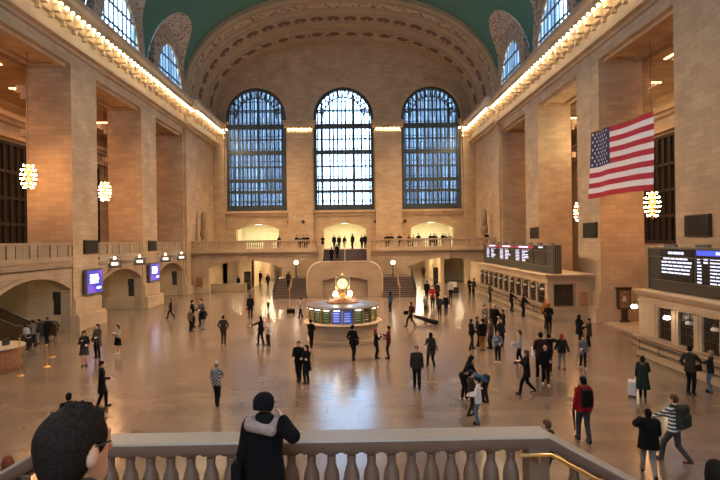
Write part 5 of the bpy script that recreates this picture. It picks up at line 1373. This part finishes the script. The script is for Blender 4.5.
PP(201.5, 326, 299, 'person in grey at the back of the group of four', face=150, top=(.10, .09, .095), bot=CHAR, arms=('down', 'hold'))
PP(203.5, 329.5, 307.5, 'person in a black jacket and pale jeans at the right of the group of four', face=40, top=BLK, bot=(.26, .25, .26), hair=BLK, hmin=1.45, arms=('hold', 'pocket'))
PP(223.5, 344, 315.5, 'person in a charcoal jacket and brown trousers walking away on the left', face=0, top=(.035, .033, .035), bot=(.06, .032, .024), hair=BLK, arms=('pocket', 'pocket'))
a = PP(250.5, 318, 294.5, 'person in a black coat in front of the left passage carrying a red bag', face=20, hem=.6, pose='step')
handbag(a, -1, REDC, 'red bag held by the person in front of the left passage', .2, (.09, .05, .10))
a = PP(268.5, 311.5, 301, 'child in dark clothes in front of the left passage', hmin=.9, face=180, hair=BLK, top=CHAR)
a = PP(261, 345, 316.5, 'person in black with one arm stretched out and a red bag', face=60, hs='long', hair=BLK, female=True, arms=('out', 'hold'), pose='step')
shoulderbag(a, 1, (.25, .02, .02), 'red shoulder bag of the person with the outstretched arm', y=.1)
PP(269, 345, 320, 'person in a white coat beside the one with the outstretched arm', face=140, top=(.42, .38, .35), bot=CHAR, hair=(.25, .15, .08), hs='mid', female=True, arms=('phone', 'phone'), hem=.7)
x, y, z = on_z(291, 313.5); t_ = thing('duffel_bag', (x, y, 0), 'dark duffel bag lying on the floor left of the information booth', 'bag')
V, Q = nets(rbox((0, 0, .2), (.34, .2, .2), .12), .03); mesh_of('body', [(V, Q, 0)], [cloth(BLK)], t_); V, Q = nets(uni([cap((-.16, 0, .39), (-.1, 0, .48), .02), cap((-.1, 0, .48), (.1, 0, .48), .02), cap((.1, 0, .48), (.16, 0, .39), .02)], .01), .02); mesh_of('handle', [(V, Q, 0)], [cloth(CHAR)], t_)
PP(301, 317.5, 299.5, 'person in a light grey top and black trousers left of the information booth', face=100, top=(.27, .25, .25), hair=BLK, arms=('hold', 'hold'), pose='step')
PP(311, 347.5, 319.5, 'person in black leaning at the left front of the information booth', face=-20, arms=('phone', 'hold'), hair=BLK, pose='cross')
a = PP(299, 381.5, 341, 'person in black holding a pale bag, left of the couple in the centre', face=170, hair=BRN, arms=('down', 'hold'), pose='step')
handbag(a, -1, (.36, .31, .28), 'pale carrier bag held by the left one of the couple in the centre', .22, (.06, .10, .14), 'carrier_bag')
PP(307, 383.5, 345, 'person in a long black coat, right one of the couple in the centre', face=150, hair=BLK, hs='mid', female=True, hem=.6, arms=('cross', 'cross'))
PP(217, 405.5, 362, 'person in a checked shirt and black trousers with a white cap walking away', face=-8, topm=PLAID, bot=BLK, hat=(.45, .42, .40), hair=GRY, arms=('swingf', 'phone'), pose='step')
a = PP(353, 360.5, 325, 'person in black with a shoulder bag in front of the information booth', face=-35, arms=('pocket', 'hold'), pose='cross', hair=BLK)
shoulderbag(a, 1, BLK, 'black shoulder bag of the person in front of the information booth')
a = PP(376, 358.5, 328.5, 'person in black holding up a phone, right of the information booth', face=-80, arms=('down', 'phone'), hair=(.2, .05, .03), hs='mid', female=True)
handbag(a, -1, BLK, 'black handbag of the person holding up a phone right of the booth', .12, (.06, .14, .10))
PP(389, 358.5, 326, 'person in a maroon jacket facing another, right of the information booth', face=85, top=MAR, bot=(.015, .018, .03), hair=BLK, arms=('hold', 'phone'))
PP(417, 388.5, 346, 'person in a dark open jacket walking towards the camera in the centre', face=180, top=(.03, .026, .022), bot=BLK, hair=BRN, arms=('down', 'down'), pose='step')
a = PP(431, 367, 332.5, 'person in a grey black coat with a tan bag walking away right of centre', face=10, hem=.6, top=(.03, .03, .033), hair=BLK, hs='mid', female=True, pose='walk', arms=('phone', 'down'))
shoulderbag(a, 1, (.16, .11, .08), 'tan shoulder bag of the person walking away right of centre')
PP(390.5, 311.5, 291.5, 'person in a blue jacket standing behind the right side of the booth', face=30, top=(.035, .055, .10), bot=(.02, .022, .03), hair=BLK, hs='mid', arms=('hold', 'hold'))
a = PP(411, 326.5, 302, 'person with a maroon backpack dragging a long dark bag', face=75, top=(.03, .02, .022), arms=('hold', 'pull'), hair=BLK, pose='walk')
backpack(a, (.06, .018, .025), 'maroon backpack of the person dragging a long bag')
handbag(a, -1, BLK, 'round dark bag carried in front by the person with the maroon backpack', .1, (.09, .16, .13))
x0, y0, _ = on_z(416, 321.5); x1, y1, _ = on_z(436, 325.5); t_ = thing('long_bag', ((x0+x1)/2, (y0+y1)/2, 0), 'long dark bag dragged along the floor right of centre', 'bag')
ox, oy = t_.location.x, t_.location.y
V, Q = nets(uni([cap((x0-ox, y0-oy, .34), (x1-ox, y1-oy, .2), .12, .18)], 0), .03); mesh_of('body', [(V, Q, 0)], [cloth(BLK)], t_)
V, Q = nets(cap((x0-ox-.45, y0-oy, .72), (x0-ox, y0-oy, .36), .025), .016); mesh_of('strap', [(V, Q, 0)], [cloth(CHAR)], t_)
PP(425.5, 314.5, 296, 'person in grey in front of the right passage, left of the red jacket', face=170, top=(.14, .125, .125), bot=CHAR, hs='mid', female=True, arms=('phone', 'hold'))
a = PP(432.5, 308, 285.5, 'person in a red jacket at the mouth of the right passage', face=180, top=(.24, .025, .025), bot=CHAR, hair=BLK, arms=('hold', 'hold'))
PP(439.5, 315.5, 295.5, 'person in navy walking out of the right passage, left of a pair', face=175, top=(.02, .022, .035), bot=BLK, hair=BLK, pose='step')
a = PP(446, 314.5, 294.5, 'person in black with a white bag, right of a pair before the right passage', face=180, top=BLK, bot=NAVYC, hair=(.1, .07, .05))
handbag(a, -1, (.4, .37, .35), 'white bag held by the right one of the pair before the right passage', .15, (.04, .08, .10))
PP(427, 300, 280.5, 'person in black just inside the right passage, left of the black kiosk', face=10, hair=BLK)
PP(437.5, 301, 282, 'person in dark brown half hidden behind the red jacket', face=200, top=(.03, .022, .018), hair=BLK)
PP(450.5, 299, 274, 'person in a white shirt behind the low black display stand', face=180, top=(.40, .37, .34), bot=BLK, hair=BLK)
PP(469.5, 294, 278, 'person in black at the far end of the ticket office, left one', face=200, hair=BLK, arms=('hold', 'hold'))
PP(474, 296, 278.5, 'person in maroon black at the far end of the ticket office, right one', face=120, top=(.03, .018, .02), hair=BLK)
# --- the big group
PP(471.5, 349, 319, 'person in a black jacket at the left edge of the large group', face=-70, arms=('hold', 'pocket'), bot=CHAR, hair=BLK, pose='step')
PP(477.5, 346, 316.5, 'person in navy second from the left in the large group', face=-100, top=(.015, .016, .026), hair=BRN, arms=('pocket', 'hold'))
PP(483, 350.5, 319, 'person in orange tan trousers in the large group', face=20, top=BLK, bot=(.26, .12, .035), hair=BLK, arms=('hold', 'hold'))
PP(491, 348.5, 319, 'person in a brown grey jacket in the middle of the large group', face=100, top=(.075, .05, .04), bot=CHAR, hair=BRN, hs='mid', arms=('pocket', 'hold'), pose='wide')
PP(485, 332, 305, 'person in a beige jacket at the back of the large group', face=190, top=(.17, .14, .11), bot=(.1, .08, .06), hair=BLK, arms=('hold', 'hold'))
PP(494.5, 334, 304.5, 'bulky person in black at the back of the large group', face=150, puff=.03, hair=(.2, .18, .16), arms=('pocket', 'down'))
PP(503, 338, 309.5, 'person in black at the right back of the large group with one hand up', face=110, hair=BLK, arms=('phone', 'down'))
PP(501, 347, 319, 'person in dark grey partly behind the denim jacket', face=180, top=CHAR, hair=(.15, .1, .07), hs='mid', female=True)
PP(498, 362, 331, 'person in a blue denim jacket and black leggings in front of the large group', face=160, top=(.10, .14, .20), bot=BLK, hair=(.18, .09, .05), hs='long', female=True, shoes=WHI, arms=('hold', 'phone'), hem=.88)
a = PP(520, 363, 330, 'person in a pale grey hoodie and black leggings right of the large group', face=80, top=(.30, .29, .29), bot=BLK, hair=BRN, hs='mid', female=True, arms=('hold', 'hold'), pose='step')
handbag(a, -1, (.36, .33, .31), 'pale bag of the person in the pale grey hoodie', .12, (.05, .12, .10))
PP(527, 393.5, 350, 'person in a black coat striding left while holding a phone', face=90, hem=.68, hair=BRN, hs='mid', pose='walk', arms=('phone', 'phone'), female=True)
a = PP(541, 378, 330, 'person in a dark maroon jacket carrying a white bag in the crowd on the right', face=0, top=(.035, .014, .020), hair=BLK, arms=('hold', 'pocket'), pose='step')
handbag(a, -1, (.52, .49, .47), 'white carrier bag of the person in dark maroon', .16, (.06, .16, .17), 'carrier_bag')
PP(549, 371, 333.5, 'person in black with an elbow raised behind the bald one', face=-10, hair=BLK, arms=('pocket', 'head'))
PP(545.5, 384.5, 345, 'bald person in black with white shoes walking towards the camera', face=175, hs='bald', shoes=WHI, pose='step', skin=1, arms=('hold', 'down'))
PP(562, 369, 334, 'person with red hair in a black jacket and grey trousers walking away', face=0, hair=(.22, .02, .018), hs='mid', bot=(.22, .19, .16), arms=('swingf', 'swingb'), top=(.018, .016, .017), puff=.02, female=True, pose='step')
a = PP(583, 368, 336, 'person in a grey coat and black leggings with white shoes on the right', face=170, top=(.13, .125, .125), hs='long', hair=BLK, female=True, shoes=WHI, hem=.68, arms=('down', 'hold'), pose='step')
handbag(a, 1, (.25, .24, .23), 'grey bag of the person in the grey coat on the right', .12, (.06, .13, .09))
PP(579.5, 345, 314.5, 'tall person in a long black coat before the right opening', face=-60, hem=.6, hair=BLK, hs='mid', pose='step', arms=('hold', 'pocket'))
PP(589.5, 346.5, 318.5, 'person in dark brown holding something up before the right opening', face=90, top=(.03, .02, .016), hair=BLK, arms=('phone', 'phone'), hem=.65)
PP(549, 332, 303.5, 'person in a black jacket facing the ticket office corner', face=-25, arms=('pocket', 'hold'), hair=(.12, .06, .03))
PP(546, 327.5, 299, 'person with orange hair and an orange top at the ticket office corner', face=200, top=(.34, .12, .025), hair=(.34, .12, .03), hs='mid', bot=CHAR)
person((13.9, 44.07, 0), 'person in black at a ticket window in the middle of the far office', face=-85, arms=('reach', 'reach'), hair=BLK)
person((13.9, 41.09, 0), 'person in black leaning on the shelf of a ticket window', face=-80, lean=12, arms=('reach', 'reach'), hair=BLK)
person((13.9, 51.00, 0), 'person in grey brown at a far ticket window', face=-85, top=(.05, .04, .034), arms=('reach', 'hold'), hair=BLK)
# --- the bending group, centre right
PP(465, 399.5, 357.5, 'person in black with white shoes leaning over, left of the blue coat', face=-75, lean=24, hmax=1.68, hs='long', hair=BLK, female=True, shoes=WHI, arms=('reach', 'reach'))
PP(482, 402, 366, 'person bent over in a blue and grey coat', face=100, lean=62, top=(.045, .085, .16), bot=CHAR, hair=BLK, arms=('hold', 'hold'), hmin=1.65)
PP(471.5, 415.5, 371, 'person in brown black beside the white hoodie', face=-80, top=(.028, .02, .017), bot=(.03, .024, .018), hair=BLK, arms=('hold', 'hold'), pose='step')
PP(478.5, 424.5, 377.5, 'person in a white hoodie and blue jeans', face=70, top=(.50, .47, .46), bot=(.09, .13, .20), hair=BLK, arms=('hold', 'hold'), hood=None)
# --- right foreground
a = PP(584, 441.5, 376.5, 'person in a red jacket with a black backpack walking away', face=3, top=(.24, .012, .016), bot=(.035, .04, .052), hair=BLK, skin=2, arms=('down', 'down'), pose='step')
backpack(a, BLK, 'black backpack on the person in the red jacket')
hh = a['hand'][-1]; soft_thing('umbrella', uni([cap((hh[0], hh[1]+.02, hh[2]-.02), (hh[0]-.03, hh[1]-.12, hh[2]-.52), .035, .016)], 0), .012, BLK, a, 'black folded umbrella in the hand of the person in the red jacket', 'umbrella', [('handle', cap((hh[0], hh[1]+.02, hh[2]-.02), (hh[0]+.005, hh[1]+.05, hh[2]+.09), .014), CHAR)])
l = on_y(547, 419.5, 12.6); person((l[0], 12.6, 0), 'person whose head shows just beyond the right end of the pale stone rail', face=40, h=l[2], hair=(.10, .055, .035), top=CHAR)
a = PP(643, 397, 356, 'person in a long dark green coat with a fur hood beside a white suitcase', face=-30, hem=.35, top=(.016, .026, .022), hair=BLK, hs='mid', collar=(.10, .075, .055), puff=.03, arms=('down', 'hold'), female=True)
L = a['W']; c = (-.40, .0, .36)
s_ = soft_thing('suitcase', rbox(c, (.16, .24, .30), .05), .016, (.50, .47, .45), a, 'white wheeled suitcase beside the long dark green coat', 'suitcase', [('handle', uni([cap((c[0], -.1, .64), (c[0], -.1, .92), .014), cap((c[0], .1, .64), (c[0], .1, .92), .014), cap((c[0], -.1, .92), (c[0], .1, .92), .018)], .005), GRY), ('wheel', cap((c[0]-.1, -.18, .035), (c[0]-.07, -.18, .035), .034), BLK), ('wheel', cap((c[0]+.07, .18, .035), (c[0]+.1, .18, .035), .034), BLK), ('wheel', cap((c[0]-.1, .18, .035), (c[0]-.07, .18, .035), .034), BLK), ('wheel', cap((c[0]+.07, -.18, .035), (c[0]+.1, -.18, .035), .034), BLK)])
a = PP(649, 476, 409, 'person in a wide black puffer jacket and grey trousers at the lower right', face=-15, puff=.055, top=BLK, hem=.72, bot=(.17, .16, .155), hair=BLK, arms=('head', 'hold'), pose='walk')
a = PP(675, 462.5, 394.5, 'person in a black and white striped jacket walking left at the lower right', face=35, topm=STRIPE, bot=(.05, .048, .05), hair=BRN, pose='walk', arms=('reach', 'hold'), shoes=(.11, .045, .03))
backpack(a, (.028, .03, .027), 'large dark grey backpack on the person in the striped jacket', 1.25)
PP(690.5, 394.5, 345.5, 'person in olive black standing at the right-edge ticket office', face=-60, top=(.03, .026, .02), hair=BLK, arms=('pocket', 'reach'), shoes=(.05, .05, .05))
a = PP(711, 392, 350.5, 'person in black and blue jeans carrying a dark bag at the right edge', face=60, top=(.016, .016, .019), bot=(.10, .15, .21), hair=(.22, .15, .11), hs='mid', arms=('reach', 'down'))
handbag(a, -1, BLK, 'dark bag held out by the person in jeans at the right edge', .10, (.13, .16, .12))
l = on_y(716, 461, 5.5); zf = ZL-.18*5; person((l[0], 5.5, zf), 'person with long dark hair in the lower right corner on the stairs', face=-12, h=l[2]-zf, hs='long', hair=(.012, .009, .007), top=(.03, .028, .03), female=True, vox=.014)
# --- people in the far passages
for px, py, pt, lab, fc, cl in ((238.5, 289.5, 276, 'person in black by the low wall inside the left passage', 150, BLK), (253, 278, 267, 'person far inside the left passage beside the kiosk', 200, CHAR), (257, 277.5, 265.5, 'tall dark person far inside the left passage under the ceiling lamp', 20, BLK), (260.5, 284.5, 271, 'person in the middle of the left passage', 160, BLK), (268, 287.5, 274, 'person in black nearest the stairs inside the left passage', 10, BLK), (423.5, 279, 264, 'person in red brown inside the right passage, left of the kiosk', 170, (.06, .02, .015))):
    PP(px, py, pt, lab, face=fc, top=cl, hair=BLK, hmin=1.55)
# on the far stairs
for px, dy, lab, fc in ((331.5, 61.0, 'left one of the two people on the middle far stairs', 20), (337, 61.8, 'right one of the two people on the middle far stairs', -15)):
    k_ = int((dy-59.4)/.355); z = ZL+(ZG-ZL)*(k_+1)/13; x = on_y(px, 250, dy)[0]
    person((x, dy, z), lab, face=fc, h=1.68, hem=.55, hair=BLK, pose='cross')
for px, lab in ((288.5, 'person on the left far stairs beside the brass rail'),):
    dy = 58.0; x = on_y(px, 285, dy)[0]; z = 1.87*(int((58.0-56)/.36)+1)/11; person((x, dy, z), lab, face=10, h=1.7, top=(.03, .022, .02), hair=BLK)
# along the far balcony rail
bal = [(279, 'at the balcony rail above the left passage, at its right end', BLK), (296, 'leftmost of four at the balcony rail left of the middle stairs', BLK), (299.5, 'second of four at the balcony rail left of the middle stairs', CHAR), (303.2, 'third of four at the balcony rail left of the middle stairs', NAVYC), (307.3, 'fourth of four at the balcony rail left of the middle stairs', BLK), (322.3, 'at the balcony rail just left of the middle stair opening', BLK),
       (386, 'leftmost of three at the balcony rail right of the middle stairs', BLK), (388.8, 'second of three at the balcony rail right of the middle stairs', CHAR), (391.6, 'third of three at the balcony rail right of the middle stairs', BLK), (400, 'at the balcony rail before the right pilaster', BLK), (409, 'leftmost of the group at the balcony rail above the right passage', BLK), (414, 'in a white shirt at the balcony rail above the right passage', (.35, .33, .3)), (418.4, 'third at the balcony rail above the right passage', BLK), (431.3, 'at the balcony rail under the right lit arch, first of three', BLK), (433.6, 'at the balcony rail under the right lit arch, second of three', CHAR), (436.4, 'at the balcony rail under the right lit arch, third of three', BLK), (443, 'at the balcony rail under the right side of the right arch', BLK), (446.6, 'at the balcony rail right of the right lit arch, in black', BLK), (449.8, 'in a pale coat at the balcony rail right of the right lit arch', (.33, .3, .27)), (488, 'alone at the right end of the balcony rail', BLK)]
for i, (px, lab, c) in enumerate(bal):
    x = on_y(px, 235, YB+.75)[0]; person((x, YB+.72+.6*(i % 2)+rp.uniform(0, .08), ZG), 'dark figure '+lab if c != (.35, .33, .3) and 'pale' not in lab else 'person '+lab, face=rp.choice((180, 165, 195, 150)), h=rp.uniform(1.62, 1.82), top=c, hair=BLK, arms=rp.choice((('hold', 'hold'), ('pocket', 'hold'), ('down', 'down'))), group=None)
for px, dy, lab in ((334, 68, 'dark figure behind the head of the middle stairs, leftmost'), (339, 70, 'dark figure behind the head of the middle stairs, second from the left'), (344.5, 73, 'dark figure in the middle of the bright middle arch'), (352.5, 66.2, 'dark figure standing full length at the head of the middle stairs'), (361.8, 66.5, 'dark figure at the right side of the head of the middle stairs'), (365, 69, 'dark figure farthest right behind the middle stairs')):
    x = on_y(px, 235, dy)[0]; person((x, dy, ZG), lab, face=rp.choice((180, 0, 40, 200)), h=rp.uniform(1.62, 1.82), hair=BLK)
